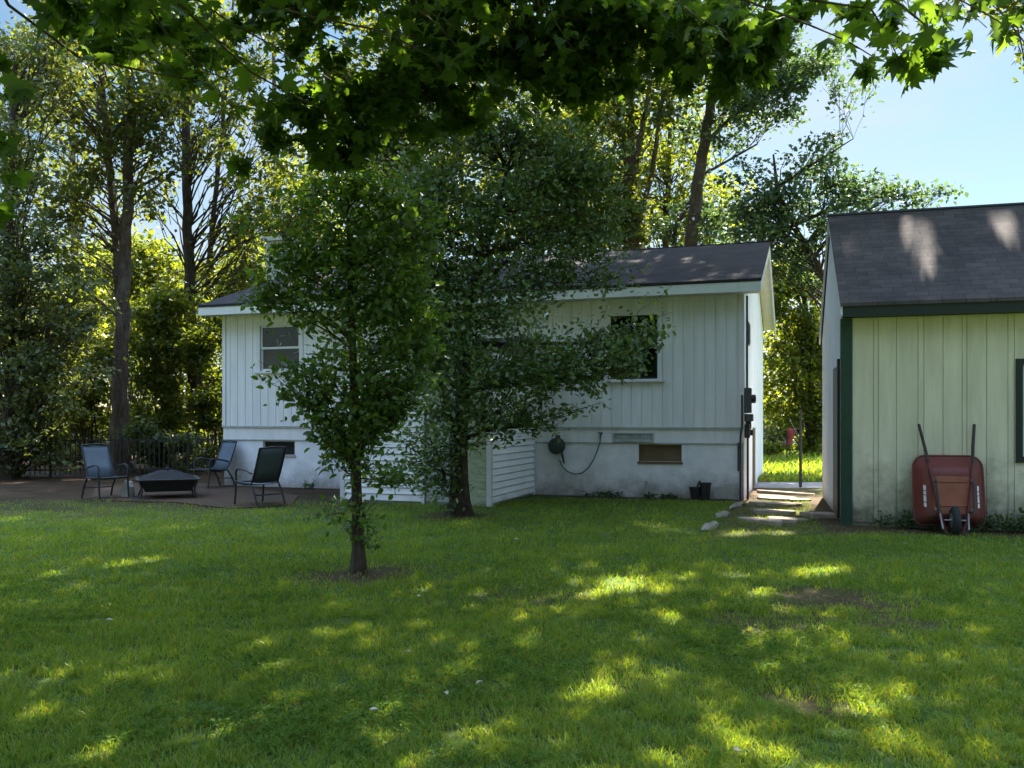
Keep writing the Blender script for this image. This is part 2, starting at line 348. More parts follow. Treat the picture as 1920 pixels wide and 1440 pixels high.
def build_ground():
    def axis(a,b,s,far):
        mid=np.arange(a,b+1e-6,s); g=[];x=s
        p=b; up=[]
        while p<far: x*=1.45; p+=x; up.append(p)
        x=s; p=a; lo=[]
        while p>-far: x*=1.45; p-=x; lo.append(p)
        return np.array(lo[::-1]+list(mid)+up)
    xs=axis(-14,14,.12,400); ys=axis(2,24,.12,400)
    X,Y=np.meshgrid(xs,ys); D=dirt(X,Y)
    Z=(fbm(X*.8,Y*.8,21)-.5)*.05*((Y<15)&(abs(X)<14)) - .015*D
    hx,hy=to_h(X,Y); sx,sy=to_s(X,Y)
    Z[((hx>-12.5)&(hx<.6)&(hy>-3.2))|((sx>-.3)&(sy>-.5))]=0.0
    nx,ny=len(xs),len(ys)
    v=np.stack([X,Y,Z],-1).reshape(-1,3)
    i=np.arange(nx*ny).reshape(ny,nx)
    q=np.stack([i[:-1,:-1],i[:-1,1:],i[1:,1:],i[1:,:-1]],-1).reshape(-1)
    me=np_mesh('ground',v,q,np.arange(0,len(q),4),True)
    a=me.attributes.new('dirt','FLOAT','POINT'); a.data.foreach_set('value',D.astype(np.float32).ravel())
    B=sstep(14.2,15.6,Y+(fbm(X*.9,Y*.9,71)-.5)*1.5)*sstep(-1.5,-2.8,X)
    b_=me.attributes.new('mould','FLOAT','POINT'); b_.data.foreach_set('value',B.astype(np.float32).ravel())
    m,nt,out=new_mat('lawn_soil'); at_=N(nt,'ShaderNodeAttribute',attribute_name='dirt'); g=N(nt,'ShaderNodeNewGeometry')
    n1=noise(nt,1.2,6,.7,g.outputs['Position']); soil=ramp(nt,n1.outputs['Fac'],[(.3,(.042,.028,.015)),(.55,(.080,.054,.030)),(.75,(.140,.100,.062))])
    n2=noise(nt,22,6,.75,g.outputs['Position']); s2=ramp(nt,n2.outputs['Fac'],[(.3,(.45,.42,.4)),(.7,(1.5,1.5,1.5))])
    sc_=mixc(nt,1,soil.outputs['Color'],s2.outputs['Color'],'MULTIPLY')
    n3=noise(nt,9,6,.7,g.outputs['Position']); gr=ramp(nt,n3.outputs['Fac'],[(.3,(.038,.062,.014)),(.7,(.085,.13,.028))])
    mo=N(nt,'ShaderNodeAttribute',attribute_name='mould'); sc_=mixc(nt,mo.outputs['Fac'],sc_,mixc(nt,1,sc_,(.50,.46,.44),'MULTIPLY'))
    c=mixc(nt,at_.outputs['Fac'],gr.outputs['Color'],sc_)
    b=N(nt,'ShaderNodeBsdfPrincipled'); b.inputs['Roughness'].default_value=.95; b.inputs['Specular IOR Level'].default_value=.1
    nt.links.new(c,b.inputs['Base Color']); bp=N(nt,'ShaderNodeBump'); bp.inputs['Strength'].default_value=.9; bp.inputs['Distance'].default_value=.03
    nt.links.new(n2.outputs['Fac'],bp.inputs['Height']); nt.links.new(bp.outputs[0],b.inputs['Normal']); nt.links.new(b.outputs[0],out.inputs[0])
    o=link('ground',me,m); tag(o,kind='structure')
    return o
build_ground()

def build_grass():
    """one short-cut lawn: bent tapering blades, thinner where the earth is bare"""
    P=[];H=[];W=[]
    def scatter(n,y0,y1,dens_pow,hmin,hmax,w,xlim):
        u=rng.random(n); p=1-dens_pow
        Y=(y0**p+(y1**p-y0**p)*u)**(1/p) if abs(p)>1e-6 else y0*(y1/y0)**u
        X=(rng.random(n)*2-1)*(xlim(Y))
        d=dirt(X,Y); cl=fbm(X*3.1,Y*3.1,31,3); cl2=fbm(X*.7,Y*.7,41,3)
        hx,hy=to_h(X,Y); sx,sy=to_s(X,Y)
        ok=(rng.random(n)>d*.93)&~((hx<0)&(hy>-.12))&~((sx>-.1)&(sy>-.12))&~((hx>-7.2)&(hx<-4.1)&(hy>-2.7))
        cl3=fbm(X*14,Y*14,51,2); ok&=rng.random(n)<(.35+.8*sstep(.25,.6,cl))*(.25+1.2*sstep(.32,.6,cl3))
        h=(hmin+(hmax-hmin)*rng.random(n))*(.4+.6*cl+.55*cl3)*(.75+.5*cl2)*(1-.45*d)
        P.append(np.stack([X,Y],-1)[ok]);H.append(h[ok]);W.append((w*(.7+.6*rng.random(n)))[ok])
    scatter(370000,3.3,7.2,1.0,.028,.070,.0056,lambda Y:.60*Y+2.2)
    scatter(290000,6.8,16.8,.9,.030,.075,.0075,lambda Y:.60*Y+2.2)
    # the sunny grass beyond the path
    n=16000; Y=21.6+rng.random(n)**1.5*26; X=4.6+rng.random(n)*(.26*Y+3)
    P.append(np.stack([X,Y],-1)); H.append(.08+.22*rng.random(n)*sstep(22,30,Y)+.05); W.append(.02+.03*rng.random(n))
    P=np.concatenate(P);H=np.concatenate(H);W=np.concatenate(W); n=len(P)
    a=rng.random(n)*2*np.pi; lean=(.25+.95*rng.random(n))*H*(.5+.9*rng.random(n)); b=rng.random(n)*2*np.pi
    z0=(fbm(P[:,0]*.8,P[:,1]*.8,21)-.5)*.05*((P[:,1]<15)&(abs(P[:,0])<14))-.004
    dx=np.cos(a)*W*.5; dy=np.sin(a)*W*.5; lx=np.cos(b)*lean; ly=np.sin(b)*lean
    V=np.empty((n,5,3),np.float32)
    V[:,0]=np.stack([P[:,0]-dx,P[:,1]-dy,z0],-1); V[:,1]=np.stack([P[:,0]+dx,P[:,1]+dy,z0],-1)
    mx=P[:,0]+lx*.35; my=P[:,1]+ly*.35; mz=z0+H*.6
    V[:,2]=np.stack([mx+dx*.8,my+dy*.8,mz],-1); V[:,3]=np.stack([mx-dx*.8,my-dy*.8,mz],-1)
    V[:,4]=np.stack([P[:,0]+lx,P[:,1]+ly,z0+H*(.98-.15*rng.random(n))],-1)
    base=(np.arange(n)*5)[:,None]
    L=(base+np.array([0,1,2,3,3,2,4])[None]).ravel(); S=(np.arange(n)*7)[:,None]+np.array([0,4])[None]
    o=link('grass',np_mesh('grass',V,L,S.ravel()),M['grassblade'])
    tag(o,'short green lawn grass with bare worn patches','grass',kind='stuff')
build_grass()

# ------------------------------------------------------------------ foliage
GAPS=[]                                   # (point, radius): beams of sun that find a gap between the leaves
def gap_ground(px,py,rpx):
    g=on_ground(px,py); GAPS.append((np.array(g),rpx/F*g.y*(1.45 if px>1380 and py<1010 else 1.1)))
for a in ((1165,1100,62),(1235,1112,30),(1110,1112,30),(1540,1068,52),(1580,1070,26),(1577,1035,20),(1500,1078,30),(1100,1298,50),(1150,1310,40),(1415,1112,30),(1385,1080,25),(1265,1165,32),
          (1620,1325,45),(1350,1380,42),(1380,1400,45),(190,1066,18),(230,1060,22),(270,1054,24),(310,1047,22),(350,1040,16),(806,1028,9),(826,1026,9),(842,1024,8),
          (420,1130,12),(30,975,26),(60,1025,16),(1440,975,30),(1480,960,30),(1450,925,40),(1530,940,24),(1560,968,16),(1390,1000,25),(1470,1000,25),(350,1400,55),(180,1420,60),(60,1350,50),(1460,1420,40),(520,1320,40)):
    gap_ground(*a)
ROOF_S=dict(y0=-.28,z0=3.20,y1=2.34,z1=5.02)
def gap_roof(px,py,r):
    d=(at(px,py,1)-Vector((0,0,CAM_Z))); k=(ROOF_S['z1']-ROOF_S['z0'])/(ROOF_S['y1']-ROOF_S['y0'])
    for t in np.arange(8,30,.02):
        p=Vector((0,0,CAM_Z))+d*float(t); sx,sy=to_s(p.x,p.y)
        if p.z<=ROOF_S['z0']+k*(sy-ROOF_S['y0']): GAPS.append((np.array(p),r)); return
for a in ((1730,500,.26),(1612,440,.15),(1700,425,.24),(1740,430,.16),(1870,425,.24),(1905,420,.2),(1635,500,.14),(1760,470,.12)): gap_roof(*a)
for px,py,r in ((1290,477,.16),(1355,472,.14),(1190,497,.16),(1170,506,.12),(1225,490,.12),(575,530,.45),(595,525,.4)):
    x,z=hf(px,py,2.2); p=hw(x,2.2,5.0); GAPS.append((np.array(p),r))
for px,py,Y,r in ((400,640,27,1.2),(405,780,27,1.0),(310,590,28,.9),(250,560,31,1.0),(160,640,27,.6),(430,520,36,1.0),(1490,560,35,1.0),(1470,660,35,.8),(1500,720,35,.8),(1480,800,35,.7),(50,600,23,1.0),(100,740,23,.9),(330,850,25,.7),(20,800,23,.7)): GAPS.append((np.array(at(px,py,Y)),r,3.0))
GP=np.array([g[0] for g in GAPS]); GR=np.array([g[1] for g in GAPS]); GT=np.array([g[2] if len(g)>2 else .4 for g in GAPS]); SV=np.array(SUN)
def sun_keep(P):
    ok=np.ones(len(P),bool)
    for c,r,t0 in zip(GP,GR,GT):
        d=P-c; t=d@SV; q=np.linalg.norm(d-t[:,None]*SV,axis=1)
        ok&=~((t>t0)&(q<r*(.75+.45*rng.random(len(P)))))
    return ok
_right=[(.03,0),(.28,-.10),(.24,.05),(.54,.09),(.43,.21),(.64,.47),(.38,.43),(.23,.41),(.29,.66),(.15,.63)]
_curl=True
_out=_right+[(0,1.0)]+[(-x,y) for x,y in _right[::-1]]
def T_maple():
    v=[(0,.30,0)]+[(x,y,-.30*abs(x)-.18*y*y) for x,y in _out]; n=len(_out)
    return np.array(v), [(0,i+1,(i+1)%n+1) for i in range(n)]
def T_star():
    o=[(.05,0),(.3,-.05),(.25,.12),(.6,.4),(.25,.42),(0,1),(-.25,.42),(-.6,.4),(-.25,.12),(-.3,-.05)]
    return np.array([(x,y,-.25*abs(x)-.1*y*y) for x,y in o]), [(0,1,2,9),(9,2,8),(2,3,4),(8,6,7),(2,4,6,8),(4,5,6)]
def T_oval():
    return np.array([(0,0,0),(.24,.25,.06),(.25,.6,.03),(0,1,-.10),(-.25,.6,.03),(-.24,.25,.06)]), [(0,1,2,3),(0,3,4,5)]
def T_rhomb():
    return np.array([(0,0,0),(.33,.45,.07),(0,1,-.06),(-.33,.45,.07)]), [(0,1,2),(0,2,3)]
def T_maple_curled():
    v,f=T_maple(); v=v.copy(); v[:,2]+=-.55*v[:,1]**2+.25*v[:,0]**2*np.sign(v[:,0]); v[:,0]*=.86; return v,f
TPL=dict(maple_curled=T_maple_curled(),maple=T_maple(),star=T_star(),oval=T_oval(),rhomb=T_rhomb())
def leaf_arrays(P,size,tpl,tilt=50,droop=0):
    tv,tf=TPL[tpl]; n=len(P)
    a=rng.random(n)*2*np.pi; th=np.abs(rng.normal(0,R(tilt),n)); b=rng.random(n)*2*np.pi
    s=size*(.5+.85*rng.random(n)**.8)
    ca,sa=np.cos(a),np.sin(a); ct,st=np.cos(th+R(droop)),np.sin(th+R(droop)); cb,sb=np.cos(b),np.sin(b)
    x,y,z=tv[:,0][None],tv[:,1][None]-.0,tv[:,2][None]
    x1=x*cb[:,None]-y*sb[:,None]; y1=x*sb[:,None]+y*cb[:,None]; z1=np.repeat(z,n,0)
    y2=y1*ct[:,None]-z1*st[:,None]; z2=y1*st[:,None]+z1*ct[:,None]
    x3=x1*ca[:,None]-y2*sa[:,None]; y3=x1*sa[:,None]+y2*ca[:,None]
    V=np.stack([x3,y3,z2],-1)*s[:,None,None]+P[:,None,:]
    k=len(tv); fl=np.concatenate([np.array(f) for f in tf]); lens=np.array([len(f) for f in tf]); st0=np.concatenate([[0],np.cumsum(lens)[:-1]])
    L=(np.arange(n)*k)[:,None]+fl[None]; S=(np.arange(n)*len(fl))[:,None]+st0[None]
    return V.reshape(-1,3),L.ravel(),S.ravel()
def crown(parent,P,size,tpl,mat,tilt=50,droop=0,name='crown',extra=None):
    """leaves at the points P as one mesh; extra: list of (P,size,tpl) joined in"""
    Vs=[];Ls=[];Ss=[];vo=lo=0
    for (p,s,t) in [(P,size,tpl)]+(extra or []):
        p=p[sun_keep(p)]
        V,L,S=leaf_arrays(p,s,t,tilt,droop); Vs.append(V);Ls.append(L+vo);Ss.append(S+lo);vo+=len(V);lo+=len(L)
    me=np_mesh(name,np.concatenate(Vs)-np.array(parent.location)[None],np.concatenate(Ls),np.concatenate(Ss))
    return link(name,me,mat,parent)
def clumps(centers,radii,nper,sig):
    """leaf points: twig clumps inside ellipsoids. centers (k,3), radii (k,3), nper leaves each, sig = clump spread relative to radius"""
    out=[]
    for c,r,n in zip(centers,radii,nper):
        n=int(n)
        if n<=0: continue
        k=max(3,int(n/22)); d=rng.normal(size=(k,3)); d/=np.linalg.norm(d,axis=1)[:,None]; d*=(rng.random(k)**.45)[:,None]
        tw=np.array(c)+d*np.array(r); idx=rng.integers(0,k,n)
        off=rng.normal(size=(n,3))*np.array(r)*sig; off[:,2]*=.75
        out.append(tw[idx]+off)
    return np.concatenate(out) if out else np.zeros((0,3))
def blob_px(blobs,depth=1.0,sig=.18,mul=1.0):
    C=[];Rr=[];n=[]
    for px,py,Y,rx,ry,k in blobs:
        C.append(at(px,py,Y)); a=rx/F*Y; b=ry/F*Y; Rr.append((a,(a+b)/2*depth,b)); n.append(k*mul)
    return clumps(C,Rr,n,sig),C,Rr
def spray(limbs,per_m,rad,start=.35):
    """leaf points along the outer part of thin limbs"""
    out=[]
    for pts,r in limbs:
        if r[0]>.05: continue
        n=len(pts)
        for i in range(int(n*start),n-1):
            L=(pts[i+1]-pts[i]).length; k=int(per_m*L+rng.random())
            if k<=0: continue
            t=rng.random(k)[:,None]; a=np.array(pts[i])[None]; b=np.array(pts[i+1])[None]
            out.append(a*(1-t)+b*t+rng.normal(size=(k,3))*np.array([rad,rad,rad*.55]))
    return np.concatenate(out) if out else np.zeros((0,3))
def wob(p,q,n,amp,r0,r1,sag=0):
    """a crooked limb from p to q"""
    p=Vector(p);q=Vector(q);L=(q-p).length; pts=[];rad=[]
    ph=[random.uniform(0,6.28) for _ in range(6)]
    for i in range(n+1):
        t=i/n; b=p.lerp(q,t); k=math.sin(t*math.pi)
        b=b+Vector((math.sin(t*5+ph[0])+.5*math.sin(t*11+ph[1]),math.sin(t*4+ph[2])+.5*math.sin(t*12+ph[3]),.4*math.sin(t*7+ph[4])))*amp*L*k*.5
        b.z+=sag*L*k; pts.append(b); rad.append(r0+(r1-r0)*t**.8)
    return pts,rad
def trunk_mesh(parent,limbs,mat,nseg=9,name='trunk'):
    mb=MB(); o=Vector(parent.location)
    for pts,rad in limbs: mb.tube([p-o for p in pts],list(rad),nseg)
    return mb.build(name,mat,parent,smooth=True)
def flare(pts,rad):                       # root flare on the first ring of a trunk
    p0=pts[0].copy(); pts=[p0-Vector((0,0,.12)),p0+Vector((0,0,.03)),p0+Vector((0,0,.22))]+[p for p in pts[1:]]
    rad=[rad[0]*1.9,rad[0]*1.5,rad[0]*1.12]+list(rad[1:])
    return pts,rad

# ---- the big maple that hangs over the picture; its trunk stands behind the viewer
def big_maple():
    base=Vector((-3.6,-2.6,0)); t=thing('maple_tree','large maple whose big lobed leaves hang across the top of the view','tree',base)
    near=[(70,8,4.6,85,26,26),(215,2,4.8,60,20,14),(10,150,4.4,36,50,12),(2,285,4.8,26,70,16),(0,400,5,16,40,7),
      (300,60,7.4,150,65,330),(330,120,7.8,80,40,110),(170,40,7.6,90,50,130),(440,20,7.6,60,40,90),
      (575,60,7.8,70,70,170),(560,235,7.4,90,95,300),(480,270,7.4,40,60,70),(650,200,8,100,120,380),(690,290,8,70,50,130),(770,150,8,120,120,520),
      (830,90,8,110,100,480),(900,170,8,120,85,440),(960,90,8,130,110,560),(1060,100,8,110,105,520),(1160,70,7.8,120,95,520),(1250,70,7.5,110,90,440),
      (1340,70,7.0,95,90,330),(1420,60,6.6,75,80,220),(1400,140,6.8,50,50,80),(1330,150,7,50,40,70),(1490,20,6.8,50,40,60),(850,235,8,60,35,90),(1110,170,8,70,25,80),
      (1690,45,5.4,42,40,26),(1650,130,5.3,42,30,13),(1745,70,5.5,40,42,22),(1730,125,5.5,35,26,10),(1690,140,5.3,40,20,8),(1790,10,5.6,50,20,16),(1600,10,5.8,50,24,22),
      (1888,65,4.9,22,40,7),(1905,5,4.9,30,30,10),(600,-30,7.6,140,60,300),(900,-30,7.8,200,60,500),(1200,-30,7.6,200,60,450),(1450,-40,7,120,50,160),(250,-40,7.4,220,50,300)]
    P,C,Rr=blob_px(near,1.1,.16)
    size=np.concatenate([np.full(int(b[5]),.13) for b in near])
    # the crown above the frame: twig clumps spread wide and deep
    k=1500; Y=3.0+rng.random(k)*19; X=-9+rng.random(k)*21; 
    hz=CAM_Z+.476*Y+.75+rng.random(k)*3.4
    dens=fbm(X*.42,Y*.42,77,3); keep=dens>.41; X,Y,hz=X[keep],Y[keep],hz[keep]
    # close the crown where too much sun would reach the lawn
    cc=np.stack([X,Y,hz],-1); ex=[]
    for gy in np.arange(4.6,12.2,.55):
        for gx in np.arange(-7.5,8.5,.55):
            g=np.array([gx+rng.normal()*.12,gy+rng.normal()*.12,0]); d=cc-g; q=np.linalg.norm(d-(d@SV)[:,None]*SV,axis=1)
            w_=np.linalg.norm(GP[:,:2]-g[None,:2],axis=1)-GR
            need=(10 if gy>6.2 else 9)-int((q<.75).sum())
            if w_.min()<.05: need-=3
            for _ in range(max(0,need)):
                m=rng.uniform(.7,2.2); t_=(CAM_Z+.476*gy+m)/(SV[2]-.476*SV[1]); c=g+SV*t_
                if c[1]<24: ex.append(c); cc=np.vstack([cc,c])
    if ex:
        ex=np.array(ex); X=np.concatenate([X,ex[:,0]]); Y=np.concatenate([Y,ex[:,1]]); hz=np.concatenate([hz,ex[:,2]])
    big=clumps(np.stack([X,Y,hz],-1),np.tile([.75,.75,.34],(len(X),1)),np.full(len(X),42),.5)
    big=big[big[:,2]>CAM_Z+.476*big[:,1]+.25]
    SPR=[]; limbs=[]; pts,rad=wob(base,base+Vector((.3,.4,3.6)),6,.03,.46,.34); limbs.append(flare(pts,rad)); top=pts[-1]
    for c,b in list(zip(C,near)):
        if (b[5]<60 and b[0]<1500 and b[0]>60) or b[1]<45: continue
        c=Vector(c); m=top.lerp(c,.5); m.z=max(m.z,CAM_Z+.476*m.y+1.3)
        a1,r1=wob(top,m,6,.06,.05,.02); a2,r2=wob(m,c+Vector((0,0,.05)),9,.12,.016,.003); limbs.append((a1+a2[1:],r1+r2[1:])); SPR.append((a2,r2))
    for i in range(26):
        j=random.randrange(len(X)); c=Vector((X[j],Y[j],hz[j]+.3)); m=top.lerp(c,.5)+Vector((0,0,1.2)); m.z=max(m.z,CAM_Z+.476*m.y+1.0)
        a1,r1=wob(top,m,5,.06,.14,.07); a2,r2=wob(m,c,5,.08,.07,.01); limbs.append((a1+a2[1:],r1+r2[1:]))
    sp=spray(SPR,9,.13,.15); P=np.concatenate([P,sp])
    nP=len(P); pk=rng.random(nP)<.5; crown(t,P[pk],.125,'maple',M['maple'],52,10,extra=[(P[~pk],.115,'maple_curled'),(big,.195,'star')])
    trunk_mesh(t,limbs,M['bark'],7)
big_maple()

# ---- slender young tree on the lawn
def young_tree():
    base=on_ground(672,1070); t=thing('young_tree','slender young tree with thin dark trunk alone on the lawn','tree',base); Y=base.y
    bl=[(650,400,Y,85,70,420),(620,470,Y,95,80,520),(690,480,Y,95,80,520),(640,560,Y,125,80,800),(720,580,Y,90,70,460),(570,600,Y,60,50,200),(770,520,Y,60,70,220),(790,610,Y,50,60,180),(560,500,Y,60,50,180),(610,660,Y,105,75,640),
        (700,680,Y,110,80,720),(590,690,Y,50,45,130),(640,750,Y,95,60,460),(730,760,Y,70,50,240),(590,745,Y,40,30,70),(660,820,Y,60,40,150),(700,870,Y,75,40,120),(640,880,Y,40,50,70),(735,905,Y,55,35,60),
        (650,960,Y,40,40,50),(690,1010,Y,30,25,20),(655,340,Y,55,40,160),(505,560,Y,30,30,40),(770,660,Y,50,60,150)]
    rr=random.Random(8)
    for _ in range(46):
        a=rr.uniform(0,6.28); bl.append((655+150*math.cos(a)*(1-.25*math.sin(a)),590+245*math.sin(a),Y,30,26,rr.randint(6,22)))
    bl=[b for b in bl if not (b[0]<540 and b[1]>590) and not (b[0]-b[3]*.6<555 and 560<b[1]<730)]
    P,C,Rr=blob_px(bl,1.0,.26,1.35)
    st=[at(672,1070,Y),at(670,960,Y),at(666,850,Y),at(664,740,Y),at(660,620,Y),at(655,500,Y),at(652,400,Y),at(654,330,Y)]
    limbs=[flare(st,[.060,.055,.05,.045,.036,.027,.016,.006])]
    for c,b in zip(C,bl):
        c=Vector(c); z=max(.9,c.z-.28-abs(c.x-base.x)*.4); f=min(1,max(0,(z-st[0].z)/(st[-1].z-st[0].z)))*(len(st)-1); i=min(int(f),len(st)-2); p=st[i].lerp(st[i+1],f-i)
        limbs.append(wob(p,c,5,.08,.013,.003,.05))
        for _ in range(2):
            q=c+Vector((random.uniform(-.3,.3),random.uniform(-.3,.3),random.uniform(-.1,.25))); limbs.append(wob(p.lerp(c,.7),q,4,.1,.006,.002))
    for (pts,r),c in zip(limbs[1:140],C*3):
        for _ in range(2): limbs.append(wob(pts[len(pts)//2],pts[-1]+Vector((random.uniform(-.3,.3),random.uniform(-.3,.3),random.uniform(-.15,.3))),4,.1,.005,.002))
    crown(t,np.concatenate([P,spray(limbs,34,.075)]),.075,'oval',M['maple_young'],55,12)
    trunk_mesh(t,limbs,M['bark_dark'],6)
young_tree()

# ---- the spreading tree in front of the entry
def yard_tree():
    base=on_ground(862,965); t=thing('yard_tree','spreading dark leaved tree with a thick trunk before the white entry','tree',base); Y=base.y
    bl=[(830,340,Y,85,60,520),(900,400,Y,120,80,900),(990,330,Y+.4,115,70,760),(1000,420,Y,130,85,1000),(1080,400,Y+.3,80,90,560),(1080,480,Y,85,55,520),(900,500,Y,125,85,1000),(790,430,Y-.4,80,80,540),
        (830,560,Y-.6,105,80,800),(960,560,Y-.3,90,60,560),(900,620,Y-.6,100,70,700),(800,660,Y-.8,90,70,620),(890,700,Y-.8,95,60,620),(970,690,Y-.9,70,50,360),(1020,530,Y,70,45,300),
        (1040,690,Y-1.0,75,42,380),(1110,675,Y-1.0,65,42,330),(1180,655,Y-1.0,50,42,230),(1215,630,Y-1.0,28,30,80),(1100,720,Y-1,45,24,90),(1180,700,Y-1,30,18,40),(960,755,Y-.8,70,45,260),(860,770,Y-.7,80,50,340),
        (1000,790,Y-.7,40,22,70),(1035,795,Y-.7,18,14,18),(940,800,Y-.7,40,25,70),(790,760,Y-.6,55,55,180),(800,850,Y-.5,45,45,90),(820,900,Y-.4,35,45,70),(760,880,Y-.3,50,50,100),(850,930,Y-.3,40,25,60),(890,840,Y-.5,40,30,60),
        (1040,280,Y+.6,90,50,380),(960,260,Y+.5,80,45,330),(1130,430,Y+.4,40,50,160),(1120,530,Y,35,25,60),(740,500,Y-.2,60,70,280),(770,360,Y,70,70,240),(720,430,Y-.3,60,60,200),(770,580,Y-.5,70,70,300),(830,420,Y,100,80,500)]
    rr=random.Random(9)
    for _ in range(60):
        a=rr.uniform(0,6.28); x=940+205*math.cos(a); y=470+230*math.sin(a)
        if y<600 and not(x>1120 and y>480): bl.append((x,y,Y+rr.uniform(-.6,.6),38,32,rr.randint(14,46)))
    for k in range(16): bl.append((770+rr.uniform(-40,60),rr.uniform(480,720),Y-.6+rr.uniform(-.5,.5),50,45,90))
    P,C,Rr=blob_px(bl,1.15,.25,1.15)
    st=[at(862,965,Y),at(861,900,Y),at(859,830,Y),at(868,740,Y),at(872,640,Y),at(880,560,Y),at(905,480,Y+.1),at(930,400,Y+.2),at(950,320,Y+.4),at(975,250,Y+.5)]
    limbs=[flare(st,[.155,.150,.145,.12,.10,.085,.07,.05,.03,.01])]
    limbs.append(wob(st[2],at(815,640,Y-.6),8,.05,.07,.02)); limbs.append(wob(at(835,905,Y),at(800,800,Y-.5),6,.06,.03,.012)); limbs.append(wob(st[1],at(800,870,Y-.4),6,.06,.025,.01))
    arm=wob(st[4],at(1225,625,Y-1.0),9,.05,.05,.006,-.04); limbs.append(arm); limbs.append(wob(st[3],at(1050,700,Y-1),7,.05,.045,.008,.02))
    limbs.append(wob(st[5],at(950,490,Y-.2),5,.05,.05,.03)); limbs.append(wob(at(950,490,Y-.2),at(1090,400,Y+.2),7,.06,.03,.008))
    for c,b in zip(C,bl):
        c=Vector(c); j=min(range(2,len(st)),key=lambda i:(st[i]-c).length+ (0 if st[i].z<c.z else .8)); limbs.append(wob(st[j],c,6,.07,.022,.004,.04))
        for _ in range(3):
            q=c+Vector((random.uniform(-.6,.6),random.uniform(-.5,.5),random.uniform(-.15,.45))); limbs.append(wob(st[j].lerp(c,.7),q,4,.1,.009,.003))
    for (pts,r) in limbs[9:]:
        for _ in range(2): limbs.append(wob(pts[len(pts)//2],pts[-1]+Vector((random.uniform(-.5,.5),random.uniform(-.5,.5),random.uniform(-.15,.5))),4,.1,.007,.002)) if len(limbs)<900 else None
    crown(t,np.concatenate([P,spray(limbs,34,.10),spray([arm],130,.15,.3)]),.09,'oval',M['cherry'],55,10)
    trunk_mesh(t,limbs,M['bark_dark'],6)
yard_tree()

# ---- trees of the wood and behind the house
def wood_tree(name,label,px,Y,stems,env,size,mat,bark,group='trees of the wood behind the house',tilt=55,tpl='rhomb',twigs=2,mul=2.3):
    """stems: list of pixel polylines with radii; env: (px,py,rx,ry,n_clumps,clump_px,leaves)"""
    base=at(px,0,Y); base.z=0; t=thing(name,label,'tree',base,0,group)
    limbs=[]; spine=[]
    for k,poly in enumerate(stems):
        pts=[at(a,b,Y+dy) for a,b,r,dy in poly]; rad=[r for a,b,r,dy in poly]
        fine=[];fr=[]
        for i in range(len(pts)-1):
            for s in range(4):
                q=pts[i].lerp(pts[i+1],s/4); j=rad[i]*.25 if not(i==0 and s==0) else 0
                fine.append(q+Vector((random.uniform(-j,j),random.uniform(-j,j),0))); fr.append(rad[i]+(rad[i+1]-rad[i])*s/4)
        fine.append(pts[-1]);fr.append(rad[-1])
        if fine[0].z<.5: fine[0].z=0; fine,fr=flare(fine,fr)
        limbs.append((fine,fr)); spine+=list(zip(fine,fr))
    C=[];Rr=[];n=[]
    for ex,ey,rx,ry,nc,cpx,lv in env:
        for _ in range(nc):
            a=random.uniform(0,6.28); q=math.sqrt(random.random()); x=ex+rx*q*math.cos(a); y=ey+ry*q*math.sin(a)
            dd=random.uniform(-1,1)*min(rx,ry)*.9/F*Y; c=at(x,y,Y+dd); s=cpx/F*Y*random.uniform(.7,1.3)
            if c.z<.3: continue
            C.append(c);Rr.append((s,s,s*.7));n.append(lv)
            if twigs:
                low=[p for p in spine if p[0].z<c.z-.45*math.hypot(p[0].x-c.x,p[0].y-c.y)] or [p for p in spine if p[0].z<c.z+.3] or spine
                p,r=random.choice(sorted([q for q in low if q[0].z>15.5] or low if name=='shade_tree' else low,key=lambda p:(p[0]-c).length)[:4])
                if (p-c).length>.2: limbs.append(wob(p,c,6,.11,min(r*.4,.034),.005,.06))
                for _ in range(twigs-1):
                    limbs.append(wob(p.lerp(c,.6),c+Vector((random.uniform(-s,s),random.uniform(-s,s),random.uniform(-.3*s,s))),3,.1,.012,.004))
    crown(t,np.concatenate([clumps(C,Rr,[q*mul*.8 for q in n],.34),spray(limbs,9*mul,.22)]),size*1.18,tpl,mat,tilt,8)
    trunk_mesh(t,limbs,bark,7)
    return t
wood_tree('forked_tree','tall tree forking into two long stems behind the patio chairs',225,25.5,
   [[(226,892,.30,0),(224,800,.26,0),(228,680,.22,0),(232,560,.19,0),(236,460,.17,0),(240,330,.15,0),(243,200,.13,0),(246,60,.10,0),(250,-90,.06,0)],
    [(228,640,.15,.1),(222,480,.13,.15),(212,380,.12,.2),(203,280,.10,.25),(194,170,.09,.3),(186,40,.06,.3),(180,-80,.03,.3)]],
   [(200,90,190,150,60,42,95),(120,280,120,110,24,36,70),(330,210,90,120,22,34,65),(230,330,110,90,14,30,50),(100,430,110,60,14,34,60)],.15,M['woods'],M['bark'],mul=1.0)
wood_tree('woodland_tree','straight dark trunk just left of the house roof',358,29,
   [[(365,880,.24,0),(362,740,.2,0),(358,600,.18,0),(352,430,.16,0),(349,280,.14,0),(346,120,.11,0),(345,-60,.05,0)],
    [(354,520,.08,.2),(372,640,.07,.2),(376,800,.07,.2)]],
   [(400,120,120,110,34,44,80),(430,260,100,90,24,38,70),(330,330,80,80,12,34,60),(450,420,70,90,16,36,70)],.16,M['woods'],M['bark_dark'],mul=1.1)
